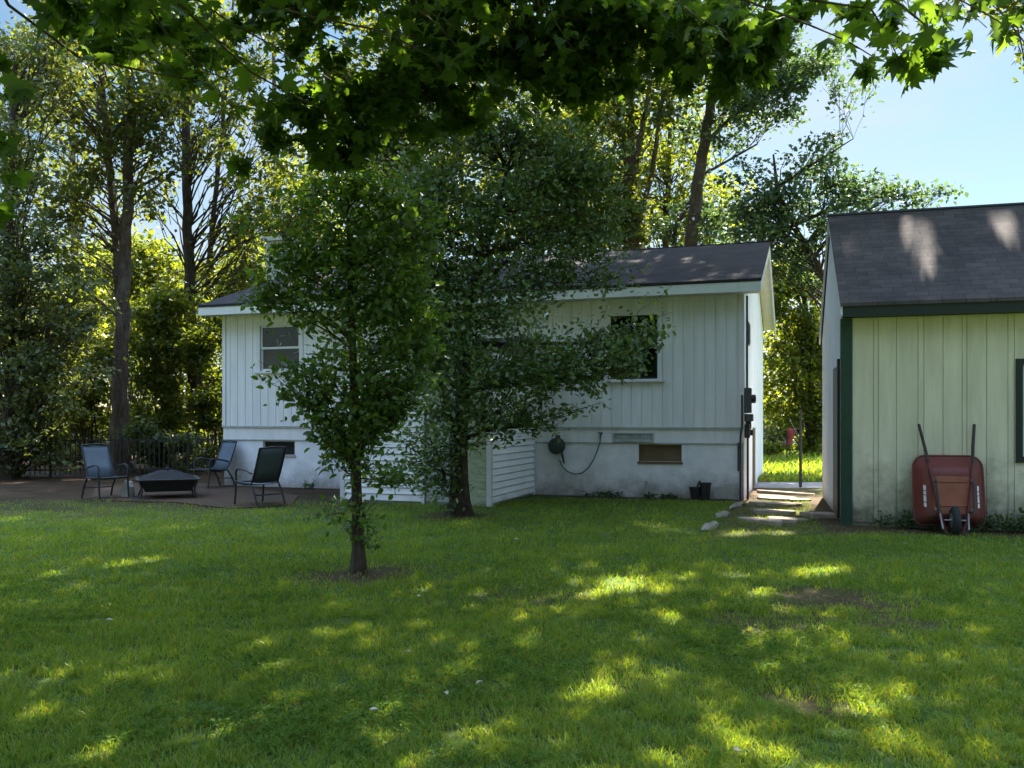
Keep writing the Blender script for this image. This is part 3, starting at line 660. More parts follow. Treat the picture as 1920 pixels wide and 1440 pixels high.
wood_tree('leaning_tree','thin leaning trunk beside the left end wall of the house',400,31,
   [[(380,880,.12,0),(374,700,.11,0),(392,500,.10,0),(410,300,.08,0),(430,100,.05,0),(440,-40,.03,0)]],
   [(470,90,90,80,12,40,60),(500,330,70,100,16,40,75),(420,520,60,60,12,34,70),(540,400,60,70,12,38,70)],.16,M['woods'],M['bark_dark'],mul=1.1)
wood_tree('edge_tree','bushy dark tree at the far left edge of the wood',20,23,
   [[(18,890,.2,0),(22,700,.17,0),(14,500,.14,0),(20,300,.1,0),(30,120,.05,0)]],
   [(40,560,110,90,40,38,105),(90,660,95,90,34,36,100),(30,750,110,90,36,36,105),(60,840,90,40,18,30,80),(30,420,90,90,26,36,80),(40,250,90,90,22,36,65),(60,110,100,80,24,38,75),(165,560,50,60,8,30,60)],.12,M['woods_dark'],M['bark_dark'],mul=.95)
wood_tree('back_tree','pale barked tall tree standing deep in the wood at left',140,37,
   [[(140,860,.2,0),(146,600,.17,0),(138,350,.13,0),(134,100,.09,0),(130,-100,.04,0)]],
   [(110,180,130,150,24,46,60),(180,420,110,110,18,42,60),(60,500,80,90,12,40,50)],.2,M['woods'],M['bark_pale'],mul=.9)
# behind the house
wood_tree('clustered_tree','thick trunk splitting into many upright stems above the house roof',1186,31,
   [[(1186,880,.36,0),(1186,470,.33,0),(1184,380,.31,0),(1182,310,.28,0)],[(1180,320,.15,0),(1166,260,.12,0),(1152,190,.1,0),(1140,60,.05,0)],[(1182,320,.14,.2),(1184,250,.12,.2),(1182,170,.1,.2),(1186,20,.05,.2)],
    [(1186,330,.14,-.2),(1200,260,.11,-.2),(1214,190,.09,-.2),(1228,60,.05,-.2)],[(1196,430,.10,.3),(1222,330,.09,.3),(1234,240,.08,.3),(1246,160,.07,.3),(1262,20,.03,.3)]],
   [(1150,130,150,110,24,40,55),(1120,260,90,70,14,34,45),(1240,130,90,100,14,36,45),(1090,390,90,80,22,36,65),(1160,420,60,40,8,30,40),(1100,-150,240,120,44,60,60),(1250,-330,260,110,36,64,60)],.17,M['woods'],M['bark'])
wood_tree('tall_tree','tall grey trunk leaning right above the roof ridge',1310,32,
   [[(1290,880,.26,0),(1296,450,.24,0),(1308,350,.22,0),(1320,270,.20,0),(1334,190,.17,0),(1350,80,.12,0),(1362,-60,.06,0)],
    [(1306,360,.10,.2),(1268,420,.08,.3),(1262,460,.08,.3)],[(1322,270,.08,0),(1370,220,.06,0),(1430,180,.03,0)],[(1312,330,.06,.2),(1350,310,.05,.2),(1420,270,.03,.2)]],
   [(1400,110,110,110,26,36,55),(1330,240,80,60,10,30,40),(1440,170,80,60,12,30,45),(1510,90,80,70,16,32,50),(1300,410,70,40,10,28,40),(1420,-150,180,110,40,56,60),(1520,-330,220,110,36,60,60)],.16,M['bluegreen'],M['bark'])
wood_tree('branching_tree','blue green tree spreading long limbs beyond the shed ridge',1600,29,
   [[(1600,880,.16,0),(1594,700,.15,0),(1570,560,.13,0),(1510,460,.11,0),(1460,370,.08,0),(1450,290,.03,0)],[(1452,440,.08,0),(1540,400,.06,0),(1640,370,.045,0),(1780,362,.012,0)],[(1444,360,.06,.3),(1520,310,.05,.3),(1600,260,.015,.3)]],
   [(1460,410,90,50,26,30,62),(1540,370,70,60,24,28,58),(1620,355,60,36,14,24,48),(1700,365,50,16,7,18,30),(1770,355,24,12,4,14,20),(1500,310,50,50,8,22,30),(1560,280,40,30,7,22,30),(1580,140,60,40,7,24,30),(1480,480,60,40,14,28,60),(1400,350,60,50,14,26,46),(1420,430,60,40,12,26,50),(1570,330,60,30,8,22,30)],.14,M['bluegreen'],M['bark_dark'],mul=1.15)
wood_tree('gap_tree','sunlit green tree filling the gap between house and shed',1500,36,
   [[(1520,870,.16,0),(1516,700,.14,0),(1508,560,.1,0),(1500,460,.05,0)]],
   [(1490,540,60,70,26,30,70),(1500,660,60,60,24,30,75),(1490,750,55,50,18,26,70),(1530,700,30,100,14,26,70),(1470,500,40,40,8,24,50)],.16,M['under'],M['bark_dark'])
wood_tree('roof_tree','full tree rising behind the middle of the house roof',780,33,
   [[(790,880,.28,0),(786,500,.24,0),(776,250,.16,0),(770,20,.08,0)]],
   [(700,330,110,110,26,46,70),(820,260,120,110,26,46,70),(720,100,140,100,22,48,60),(900,130,120,100,16,46,55),(600,380,70,90,16,44,70),(820,-160,220,120,40,60,60),(950,-330,220,110,30,60,60)],.2,M['woods'],M['bark'])
wood_tree('backlit_tree','light green backlit tree filling the space between the tall trunks',1240,40,
   [[(1250,880,.2,0),(1248,450,.16,0),(1256,250,.1,0),(1250,80,.05,0)]],
   [(1230,330,150,120,40,40,50),(1330,400,90,60,20,36,50),(1140,380,90,90,22,38,50),(1260,180,160,90,22,40,40),(1060,260,90,80,14,38,45)],.19,M['under'],M['bark'],mul=1.3)
wood_tree('hidden_tree','tree showing behind the yard tree above the roof',1010,36,
   [[(1012,880,.26,0),(1010,450,.22,0),(1004,250,.15,0),(1000,60,.07,0)]],
   [(1000,300,110,100,22,44,60),(1060,180,100,90,14,44,50),(930,400,90,70,16,40,60)],.2,M['woods'],M['bark'])
wood_tree('chimney_tree','yellow green tree behind the chimney',520,38,
   [[(520,870,.22,0),(522,500,.18,0),(516,250,.12,0),(512,40,.05,0)]],
   [(520,470,90,80,26,44,75),(450,560,70,70,18,40,75),(560,300,80,100,12,44,50),(620,460,60,60,12,40,60)],.21,M['under'],M['bark'],mul=1.6)
wood_tree('shade_tree','tall tree standing behind the shed out of sight but for its shade',2040,27,
   [[(2060,880,.36,0),(2050,300,.3,0),(2000,0,.24,0),(1950,-200,.15,0),(1900,-400,.06,0)]],
   [(1740,-250,210,140,90,60,70),(1960,-300,200,150,40,60,60)],.2,M['woods'],M['bark'])
# understory of the wood at left
def shrub(label,px,Y,env,size,mat,name='understory_shrub',group='shrubs under the trees of the wood',cat='shrub'):
    base=at(px,0,Y); base.z=0; t=thing(name,label,cat,base,0,group); C=[];Rr=[];n=[];limbs=[]
    for ex,ey,rx,ry,nc,cpx,lv in env:
        for _ in range(nc):
            a=random.uniform(0,6.28); q=math.sqrt(random.random()); c=at(ex+rx*q*math.cos(a),ey+ry*q*math.sin(a),Y+random.uniform(-1,1)*rx*.8/F*Y); s=cpx/F*Y*random.uniform(.7,1.3)
            if c.z<.15: c.z=.15+random.random()*.3
            C.append(c);Rr.append((s,s,s*.75));n.append(lv)
            if random.random()<.6: limbs.append(wob(base+Vector((random.uniform(-.2,.2),random.uniform(-.2,.2),-.05)),c,5,.06,.022,.005,.04))
    crown(t,clumps(C,Rr,[q*2.4 for q in n],.36),size*1.2,'rhomb',mat,58,8,'foliage')
    trunk_mesh(t,limbs,M['bark_dark'],6,'stem')
shrub('bright yellow green shrub against the left end wall of the house',405,27,[(405,680,45,110,32,26,80),(400,830,40,60,16,22,70)],.13,M['under'])
shrub('sunlit shrub growing between the two trunk groups',310,28,[(310,640,60,110,34,30,80),(300,800,60,70,20,26,75)],.14,M['under'])
shrub('green shrub left of the forked tree trunk',170,27,[(160,650,60,100,26,30,75),(150,790,60,60,14,26,70)],.14,M['under'])
shrub('tall light green shrub behind the forked tree',240,33,[(230,560,90,80,26,34,70),(300,500,70,60,14,34,60)],.17,M['under'])
shrub('dim shrub beyond the iron fence at left',90,30,[(70,700,90,100,28,34,70),(100,830,80,50,16,28,70)],.16,M['woods_dark'])
shrub('shady shrub behind the fire pit',330,25,[(330,850,60,34,16,20,65),(270,800,40,60,12,22,60)],.1,M['woods_dark'])
# bushes beyond the gap between the buildings
shrub('yellow sunlit bush beside the far grey wall',1455,34,[(1450,862,22,26,14,14,60)],.1,M['under'],'garden_bush','bushes in the sunny yard beyond')
shrub('round green bush right of the thin pole',1530,36,[(1530,845,26,34,16,18,70)],.13,M['under'],'garden_bush','bushes in the sunny yard beyond')
shrub('dark shrub behind the yellow sunlit bush',1462,42,[(1455,800,30,36,12,20,60)],.15,M['woods_dark'],'garden_bush','bushes in the sunny yard beyond')
def far_woods():
    k=1500; X=-50+rng.random(k)*104; Y=46+rng.random(k)*18; Z=rng.random(k)**1.15*np.where(X<-4,10,8)
    P=clumps(np.stack([X,Y,Z],-1),np.tile([1.6,1.6,1.2],(k,1)),np.full(k,80),.45); P=P[P[:,2]>.1]
    V,L,S=leaf_arrays(P,.42,'rhomb',55)
    tag(link('distant_woods',np_mesh('distant_woods',V,L,S),M['woods']),'wall of woodland foliage far behind the house','woods',kind='stuff')
far_woods()

# ------------------------------------------------------------------ the house
def rects_minus(x0,x1,z0,z1,ops):
    xs=sorted({x0,x1}|{v for o in ops for v in (o[0],o[1]) if x0<v<x1}); out=[]
    for a,b in zip(xs,xs[1:]):
        m=(a+b)/2; cut=sorted([(max(z0,o[2]),min(z1,o[3])) for o in ops if o[0]<m<o[1]]); z=z0
        for c,d in cut:
            if c>z+1e-4: out.append((a,b,z,c))
            z=max(z,d)
        if z<z1-1e-4: out.append((a,b,z,z1))
    return out
def build_house():
    h=thing('white_house','white house with dark shingle roof and grooved siding','house',HC,-HA)
    W,D=11.70,8.10; z1=hf(1390,803)[1]; zt=4.02; zb=hf(1300,832)[1]
    def op(px0,py0,px1,py1):
        x0,za=hf(px0,py0); x1,zc=hf(px1,py1); return (x0,x1,min(za,zc),max(za,zc))
    wr=op(1145,593,1233,710); wl=op(488,611,562,694); br=op(1197,833,1278,866); bl=op(492,826,552,853)
    ops=[wr,wl]; e0,e1=-4.17-2.95,-4.17
    # grooved plywood above
    mb=MB()
    for r in rects_minus(-W,0,z1,zt,ops): mb.box(r[0],r[1],.012,.10,r[2],r[3])
    x=-W; rr=random.Random(3)
    while x<-.01:
        w=min(.2032,-x); 
        for r in rects_minus(x+.006,x+w-.006,z1,zt,ops): mb.box(r[0],r[1],0,.012,r[2],r[3])
        x+=w
    mb.build('front_siding',M['siding'],h)
    mb=MB()
    for r in rects_minus(-W+.03,-.03,0,zb,[br,bl]): mb.box(r[0],r[1],.02,.14,r[2]-(.15 if r[2]==0 else 0),r[3])
    mb.build('foundation',M['foundation'],h)
    mb=MB(); mb.box(-W+.01,-.01,.006,.12,zb,z1-.02); mb.build('band_board',M['siding'],h)
    MB().box(-W-.01,.005,-.022,.012,z1-.022,z1+.016).build('drip_edge',M['greyvent'],h); MB().box(-W,0,-.004,.012,zb-.008,zb+.012).build('joint_strip',M['greyvent'],h)
    # side and rear walls
    mb=MB(); ridge=D/2; rz=5.50
    def gable(mb,x,dx,pitch=.2032):
        y=.0
        while y<D-.01:
            w=min(pitch,D-y); a,b=y+.006,y+w-.006
            tz=lambda q: zt+(rz-zt)*(1-abs(q-ridge)/ridge)
            mb.prism([(a,z1),(b,z1),(b,tz(b)),(a,tz(a))],'x',x-dx,x); y+=w
        mb.prism([(.10,0),(D,0),(D,zt),(ridge,rz),(.10,zt)],'x',x-dx-.1,x-dx)
    gable(mb,0,.012); mb.box(-.012,.004,.02,D,z1-.02,z1+.02); mb.box(-.012,-.001,.02,D,-.1,z1-.021); mb.build('right_gable_wall',M['gable'],h)
    mb=MB(); mb.prism([(.10,-.1),(D,-.1),(D,zt),(ridge,rz),(.10,zt)],'x',-W,-W+.1); mb.build('left_gable_wall',M['siding'],h)
    mb=MB(); mb.box(-W+.1,-.115,D-.1,D,-.1,zt); mb.box(-W+.1,-.115,.6,.65,0,zt); mb.box(-W+.1,-.115,.1,D-.1,zt-.06,zt-.01); mb.build('rear_wall',M['siding'],h)
    for q in ((-.085,.0),(-W,-W+.085)): MB().box(*q,-.022,-.001,z1+.018,zt-.02).build('corner_board',M['siding'],h)
    # roof
    y0,ze=-.44,4.14; yr,zr=ridge,5.66; y1=D+.44; xa,xb=-W-.36,.34; th=.05
    def slab(name,ya,za,yb,zb_):
        me=bpy.data.meshes.new(name); v=[(xa,ya,za),(xb,ya,za),(xb,yb,zb_),(xa,yb,zb_)]; v+=[(p[0],p[1],p[2]-th) for p in v]
        f=[(0,1,2,3),(7,6,5,4),(0,4,5,1),(1,5,6,2),(2,6,7,3),(3,7,4,0)]
        me.from_pydata(v,[],f); uv=me.uv_layers.new(); L=math.hypot(yb-ya,zb_-za)
        for p in me.polygons:
            for li in p.loop_indices:
                q=me.vertices[me.loops[li].vertex_index].co; uv.data[li].uv=(q.x-xa,(q.y-ya)/(yb-ya)*L)
        return link(name,me,M['roof'],h)
    rf=slab('roof',y0,ze,yr,zr); slab('roof',y1,ze,yr,zr)
    MB().tube([(xa,yr,zr-.005),(xb,yr,zr-.005)],.03,6).build('ridge_cap',M['roof'],rf)
    mb=MB(); mb.box(xa+.01,xb-.01,y0+.015,y0+.045,ze-.235,ze-.055); mb.build('fascia',M['trim'],h)
    mb=MB(); mb.box(xa+.012,xb-.045,y0+.047,0.0,ze-.22,ze-.20); mb.build('soffit',M['trim'],h)
    ya,yb2=y0+.05,y1-.02; sl_=lambda y,o: ze-.055-o+(y-y0 if y<yr else y1-y)*(zr-ze)/(yr-y0)
    for q in ((xb-.04,xb-.012),(xa+.012,xa+.04)):
        MB().prism([(ya,sl_(ya,.2)),(yr,zr-.255),(yb2,sl_(yb2,.2)),(yb2,sl_(yb2,0)),(yr,zr-.055),(ya,sl_(ya,0))],'x',*q).build('rake_board',M['trim'],h)
    for q in ((.0,xb-.041),(xa+.041,-W)):
        MB().prism([(ya,sl_(ya,.055)),(yr,zr-.11),(yb2,sl_(yb2,.055)),(yb2,sl_(yb2,.035)),(yr,zr-.09),(ya,sl_(ya,.035))],'x',*q).build('rake_soffit',M['bounce_trim'],h)
    # windows
    def window(o,dark_top,lab):
        x0,x1,za,zc=o; w=.09
        fr=MB(); fr.box(x0-w,x0,-.02,-.001,za-.02,zc+w); fr.box(x1,x1+w,-.02,-.001,za-.02,zc+w); fr.box(x0,x1,-.02,-.001,zc,zc+w)
        fo=fr.build('window',M['trim'],h); fo['label']=lab
        s=MB().box(x0-w-.05,x1+w+.05,-.07,.03,za-.06,za-.021); s.build('sill',M['trim'],fo)
        m=(za+zc)/2
        for (b,t,yy) in ((za,m+.02,.045),(m-.02,zc,.02)):
            sa=MB(); sa.box(x0,x0+.045,yy,yy+.024,b,t); sa.box(x1-.045,x1,yy,yy+.024,b,t); sa.box(x0+.045,x1-.045,yy,yy+.024,b,b+.045); sa.box(x0+.045,x1-.045,yy,yy+.024,t-.045,t)
            sa.build('sash',M['trim'] if not dark_top else M['dark_green'],fo)
        g=MB(); g.box(x0+.046,x1-.046,.056,.060,za+.046,m-.026); g.build('pane',M['glass'],fo); g=MB(); g.box(x0+.046,x1-.046,.031,.035,m+.026,zc-.046); g.build('pane',M['glass'],fo)
        for q in ((x0-.01,x0-.001),(x1+.001,x1+.01)): MB().box(*q,.0125,.2,za,zc).build('reveal',M['dark'],fo)
        c=MB(); n=int((zc-za)/.05)
        if dark_top: 
            for i in range(int(n*.42)): c.box(x0+.02,x1-.02,.10,.104,za+i*.05,za+i*.05+.044)
        else:
            for i in range(int(n*.36)): c.box(x0+.02,x0+(x1-x0)*(.95),.10,.104,za+i*.05,za+i*.05+.040)
        c.build('blind',M['curtain'],fo)
        d=MB(); d.box(x0-.3,x1+.3,.3,.32,za-.3,zc+.3); d.build('room_shade_sheet',M['dark'],fo)  # flat near-black sheet painted in for the unlit room
    window(wr,True,'right window with dark sash and half drawn blind'); window(wl,False,'left window with white sash and grey blind')
    def cellar(o,mat,lab,div):
        x0,x1,za,zc=o; f=MB(); f.box(x0,x1,.09,.12,za,zc); p=f.build('cellar_window',mat,h); p['label']=lab
        q=MB(); q.box(x0-.02,x1+.02,-.004,.05,za-.05,za-.001); 
        if div: q.box((x0+x1)/2-.015,(x0+x1)/2+.015,.05,.089,za,zc)
        q.box(x0,x0+.03,.05,.089,za,zc); q.box(x1-.03,x1,.05,.089,za,zc); q.box(x0+.03,x1-.03,.05,.089,zc-.03,zc)
        q.build('frame',M['concrete'] if not div else M['brownboard'],p)
    cellar(br,M['brownboard'],'cellar window boarded with brown panels',True); cellar(bl,M['dark'],'black open cellar window',False)
    def wallbox(name,px0,py0,px1,py1,mat,out,lab=None,sl=0):
        x0,x1,za,zc=op(px0,py0,px1,py1); m=MB(); m.box(x0,x1,-out,.0,za,zc)
        if sl:
            m=MB(); m.box(x0,x1,-.012,.004,za,zc); m.box(x0,x0+.03,-out,-.012,za,zc); m.box(x1-.03,x1,-out,-.012,za,zc); m.box(x0+.03,x1-.03,-out,-.012,zc-.03,zc); m.box(x0+.03,x1-.03,-out,-.012,za,za+.05)
            x=x0+.06
            while x<x1-.08: m.box(x,x+.045,-out*.75,-.012,za+.07,zc-.045); x+=.07
        o=m.build(name,mat,h,bevel=.004)
        if lab: o['label']=lab
    wallbox('wall_vent',1150,811,1226,829,M['greyvent'],.04,'long grey green vent panel',1)
    wallbox('exhaust_vent',576,808,588,819,M['metergrey'],.05,'small square dark vent')
    wallbox('patch',1339,912,1377,936,M['concrete'],.012,'grey concrete patch low on the wall')
    x,_=hf(1213,905); MB().tube([(x,-.03,.0),(x,-.03,.33)],.028,8).build('drain_pipe',M['greyvent'],h)
    # entry box with lap siding
    ent=MB(); ent.box(e0+.02,e1-.02,-2.62,.0,-.1,2.74); eo=ent.build('entry_enclosure',M['greydoor'],h)
    yF=-2.65
    def lap_front(x0,x1,name,top):
        m=MB(); z=.04
        while z<top-.02:
            t=min(z+.122,top); m.prism([(yF-.036,z+.014),(yF+.03,z+.014),(yF+.03,t),(yF-.012,t)],'x',x0,x1); z+=.122
        return m.build(name,M['lap'],eo)
    xl1=hf(797,800,yF)[0]; xd1=hf(878,800,yF)[0]
    lap_front(e0+.09,xl1-.06,'lap_siding',2.72)
    m=MB(); z=.04
    while z<2.72:
        t=min(z+.122,2.74); m.prism([(e1+.036,z+.014),(e1-.03,z+.014),(e1-.03,t),(e1+.012,t)],'y',yF+.06,-.07); z+=.122
    m.build('lap_siding',M['lap'],eo)
    for q in ((e0,e0+.088,yF-.038,yF+.1,0,2.74),(xl1-.058,xl1,yF-.038,yF+.03,0,2.74),(e1-.05,e1+.038,yF-.038,yF+.058,.0,2.74),(e1-.03,e1+.038,-.068,-.002,.0,2.74)): MB().box(*q).build('corner_board',M['trim'],eo)
    m=MB(); m.box(xd1,e1-.052,yF-.02,yF+.03,0,2.74); z=.05
    while z<1.2: m.box(e1-.2,e1-.06,yF-.032,yF-.021,z,z+.09); z+=.13
    m.build('weathered_board',M['mossy'],eo)
    m=MB(); m.box(xl1+.01,xd1-.01,yF-.004,yF+.03,.05,2.1); m.box(xl1+.08,xd1-.08,yF-.014,yF-.005,.2,.95); m.box(xl1+.08,xd1-.08,yF-.014,yF-.005,1.1,1.95); m.build('door',M['greydoor'],eo,bevel=.004)
    m=MB(); m.prism([(yF-.16,2.76),(-.002,3.16),(-.002,3.22),(yF-.16,2.82)],'x',e0-.12,e1+.12); m.build('lean_to_roof',M['roof'],eo)
    # chimney outside the left gable
    cx,_=hf(533,460,3.6); m=MB(); m.box(cx-.38,cx+.38,3.3,3.95,0,6.35); m.box(cx-.44,cx+.44,3.24,4.01,6.351,6.47); co=m.build('chimney',M['chimney'],h,bevel=.01)
    MB().lathe([(.13,6.471),(.13,6.68),(.11,6.68),(.11,6.5)],'z',(cx,3.62,0),14).build('flue',M['brick'],co)
    # right-hand end: vent, door edge, meter, conduit
    m=MB(); m.box(.001,.03,1.05,1.45,3.05,3.5); z=3.09
    while z<3.46: m.box(.03,.045,1.07,1.43,z,z+.03); z+=.055
    m.build('gable_vent',M['metergrey'],h)
    m=MB(); m.box(.0005,.03,2.9,3.0,0,1.35); m.box(.0005,.012,3.0,3.9,.02,1.34); m.build('cellar_door',M['brownboard'],h)
    m=MB(); m.box(.001,.13,.10,.36,1.66,2.14); m.box(.001,.16,.12,.34,1.5,1.64); mo=m.build('electric_meter',M['metergrey'],h,bevel=.015)
    MB().lathe([(.085,.131),(.085,.19),(.07,.21),(.02,.215)],'x',(0,.23,1.93),18).build('meter_glass',M['black'],mo,True)
    MB().tube([(.06,.2,1.5),(.06,.19,1.3),(.06,.2,.0)],.022,8).build('conduit',M['pipe'],mo,True); MB().tube([(.05,.15,2.14),(.05,.14,3.4),(.05,.14,3.9)],.02,8).build('conduit',M['pipe'],mo,True)
    MB().tube([(-.06,-.04,.0),(-.06,-.04,1.2),(-.03,-.035,1.42),(-.03,-.035,2.0)],.02,8).build('conduit',M['pipe'],h,True); MB().tube([(-.1,-.035,.55),(-.1,-.035,1.1)],.014,6).build('conduit',M['pipe'],h,True)
    for q in ((.001,.10,.55,.72,1.34,1.56),(.001,.14,.58,.69,1.22,1.335),(.001,.10,.16,.32,1.18,1.44)): MB().box(*q).build('junction_box',M['black'],h,bevel=.015)
    return h
house=build_house()
# hose on the wall
def hose():
    x,z=hf(1046,836); t=thing('hose_reel','dark green hose reel hung on the house foundation','hose reel',hw(x,-.0),-HA)
    MB().lathe([(.03,-.16),(.15,-.16),(.165,-.15),(.165,-.14),(.10,-.13),(.10,-.04),(.165,-.03),(.165,-.02),(.03,-.012)],'y',(0,0,z),22).build('drum',M['reel'],t,True)
    m=MB()
    for k in range(7):
        r=.115+.012*(k%3); yy=-.055-.014*(k//1*.8); m.tube([(r*math.cos(a)*1.0,yy,z+r*math.sin(a)) for a in [2*math.pi*i/20 for i in range(21)]],.009,6)
    m.tube([(.09+.07*math.sin(a*.5),-.06-.01*k,z-.12-.11*(1-math.cos(a))) for k,a in enumerate([i*.5 for i in range(12)])],.016,6)
    m.build('coiled_hose',M['reel'],t,True)
    MB().box(-.05,.05,-.0115,-.001,z-.05,z+.22).build('bracket',M['metergrey'],t)
    pts=[hf(*p) for p in ((1050,862),(1056,875),(1066,884),(1078,889),(1092,887),(1104,877),(1114,862),(1121,845),(1126,830),(1127,818))]
    o=hw(x,0); hb=MB().tube([hw(a,-.05,b) for a,b in pts],.013,8).build('garden_hose',M['hosegreen'],None,True)
    tag(hb,'grey green garden hose drooping in a loop on the white wall','hose')
    a,b=hf(1127,815); sp=MB().tube([(a,.02,b),(a,-.05,b),(a,-.08,b-.03)],.02,8); sp.box(a-.05,a+.05,-.07,-.045,b+.02,b+.05); sp.build('spigot',M['metergrey'],house,True)
hose()

# ------------------------------------------------------------------ the shed
def build_shed():
    s=thing('garden_shed','pale yellow green shed with dark green trim at right','shed',SC,-SA)
    L,D=5.6,4.68; ze,zr=3.02,5.02-.10; ry=D/2
    x0,zc=sf(1917,684); x1=x0+.9; _,za=sf(1920,856); win=(x0,x1,za,zc)
    mb=MB()
    for r in rects_minus(0.02,L,0,ze,[win]): mb.box(r[0],r[1],.014,.08,r[2],r[3])
    x=.13; rr=random.Random(5); k=0
    while x<L-.02:
        w=min([.27,.06,.22,.25,.07,.22][k%6]*(.9+.25*rr.random()),L-x); k+=1
        for r in rects_minus(x+.005,x+w-.005,.06,ze,[win]): mb.box(r[0],r[1],0,.014,r[2],r[3])
        x+=w
    mb.build('front_wall',M['shed'],s)
    MB().box(-.03,.125,-.03,-.001,.0,ze-.02).box(-.03,-.001,-.001,.10,0,ze-.02).build('corner_post',M['green'],s)
    MB().box(-.02,L+.02,-.255,-.225,ze-.02,ze+.15).box(-.02,L+.02,-.224,.0,ze-.012,ze).build('fascia',M['dark_green'],s)
    mb=MB(); tz=lambda q: ze+.05+(zr-ze-.05)*(1-abs(q-ry)/ry)
    y=.101
    while y<D-.01:
        w=min(.3,D-y); a,b=y+.004,y+w-.004; mid=[(a,.08),(b,.08),(b,tz(b)),(a,tz(a))]
        if a<ry<b: mid=[(a,.08),(b,.08),(b,tz(b)),(ry,tz(ry)),(a,tz(a))]
        mb.prism(mid,'x',0,.012); y+=w
    mb.prism([(.1,0),(D,0),(D,ze),(ry,zr),(.1,ze)],'x',.012,.06); mb.build('gable_wall',M['shed_side'],s)
    mb=MB(); mb.box(.06,L,D-.06,D,0,ze); mb.prism([(.1,0),(D-.06,0),(D-.06,ze),(ry,zr-.06),(.1,ze)],'x',L-.06,L-.001); mb.box(.08,L-.08,.9,.93,0,ze-.1); mb.build('rear_wall',M['shed_side'],s)
    MB().box(-.028,-.001,.55,1.5,.05,2.35).box(-.04,-.001,.45,.548,.05,2.45).build('side_door',M['dark_green'],s)
    y0,z0,y1,z1=ROOF_S['y0'],ROOF_S['z0'],ROOF_S['y1'],ROOF_S['z1']; xa,xb=-.05,L+.1; th=.05
    def slab(ya,za_,yb,zb):
        me=bpy.data.meshes.new('roof'); v=[(xa,ya,za_),(xb,ya,za_),(xb,yb,zb),(xa,yb,zb)]; v+=[(p[0],p[1],p[2]-th) for p in v]
        me.from_pydata(v,[],[(0,1,2,3),(7,6,5,4),(0,4,5,1),(1,5,6,2),(2,6,7,3),(3,7,4,0)]); uv=me.uv_layers.new(); Ln=math.hypot(yb-ya,zb-za_)
        for p in me.polygons:
            for li in p.loop_indices:
                q=me.vertices[me.loops[li].vertex_index].co; uv.data[li].uv=(q.x-xa,(q.y-ya)/(yb-ya)*Ln)
        return link('roof',me,M['shed_roof'],s)
    r=slab(y0,z0,y1,z1); slab(2*y1-y0,z0,y1,z1)
    MB().tube([(xa-.02,y1,z1-.0),(xb,y1,z1-.0)],.035,6).build('ridge_cap',M['black'],r)
    mb=MB()
    for q in (-1,1):
        ya=y1+q*(y1-y0)*.99; mb.prism([(ya,z0-.17),(y1,z1-.17),(y1,z1-.055),(ya,z0-.055)],'x',xa+.002,xa+.028)
    mb.build('rake_board',M['shed_side'],s)
    g=MB(); w=.085; g.box(x0-w,x0,-.03,-.001,za-w,zc+w); g.box(x1,x1+w,-.03,-.001,za-w,zc+w); g.box(x0,x1,-.03,-.001,zc,zc+w); g.box(x0,x1,-.03,-.001,za-w,za)
    fo=g.build('window',M['dark_green'],s); MB().box(x0+.05,x1-.05,.03,.034,za+.05,zc-.05).build('pane',M['glass'],fo)
    MB().box(x0,x0+.05,.015,.045,za,zc).box(x1-.05,x1,.015,.045,za,zc).box(x0+.05,x1-.05,.015,.045,za,za+.05).box(x0+.05,x1-.05,.015,.045,zc-.05,zc).build('sash',M['trim'],fo)
    MB().box(x0+.02,x1-.02,.12,.125,za+.02,zc-.02).build('curtain',M['curtain'],fo)
    return s
build_shed()

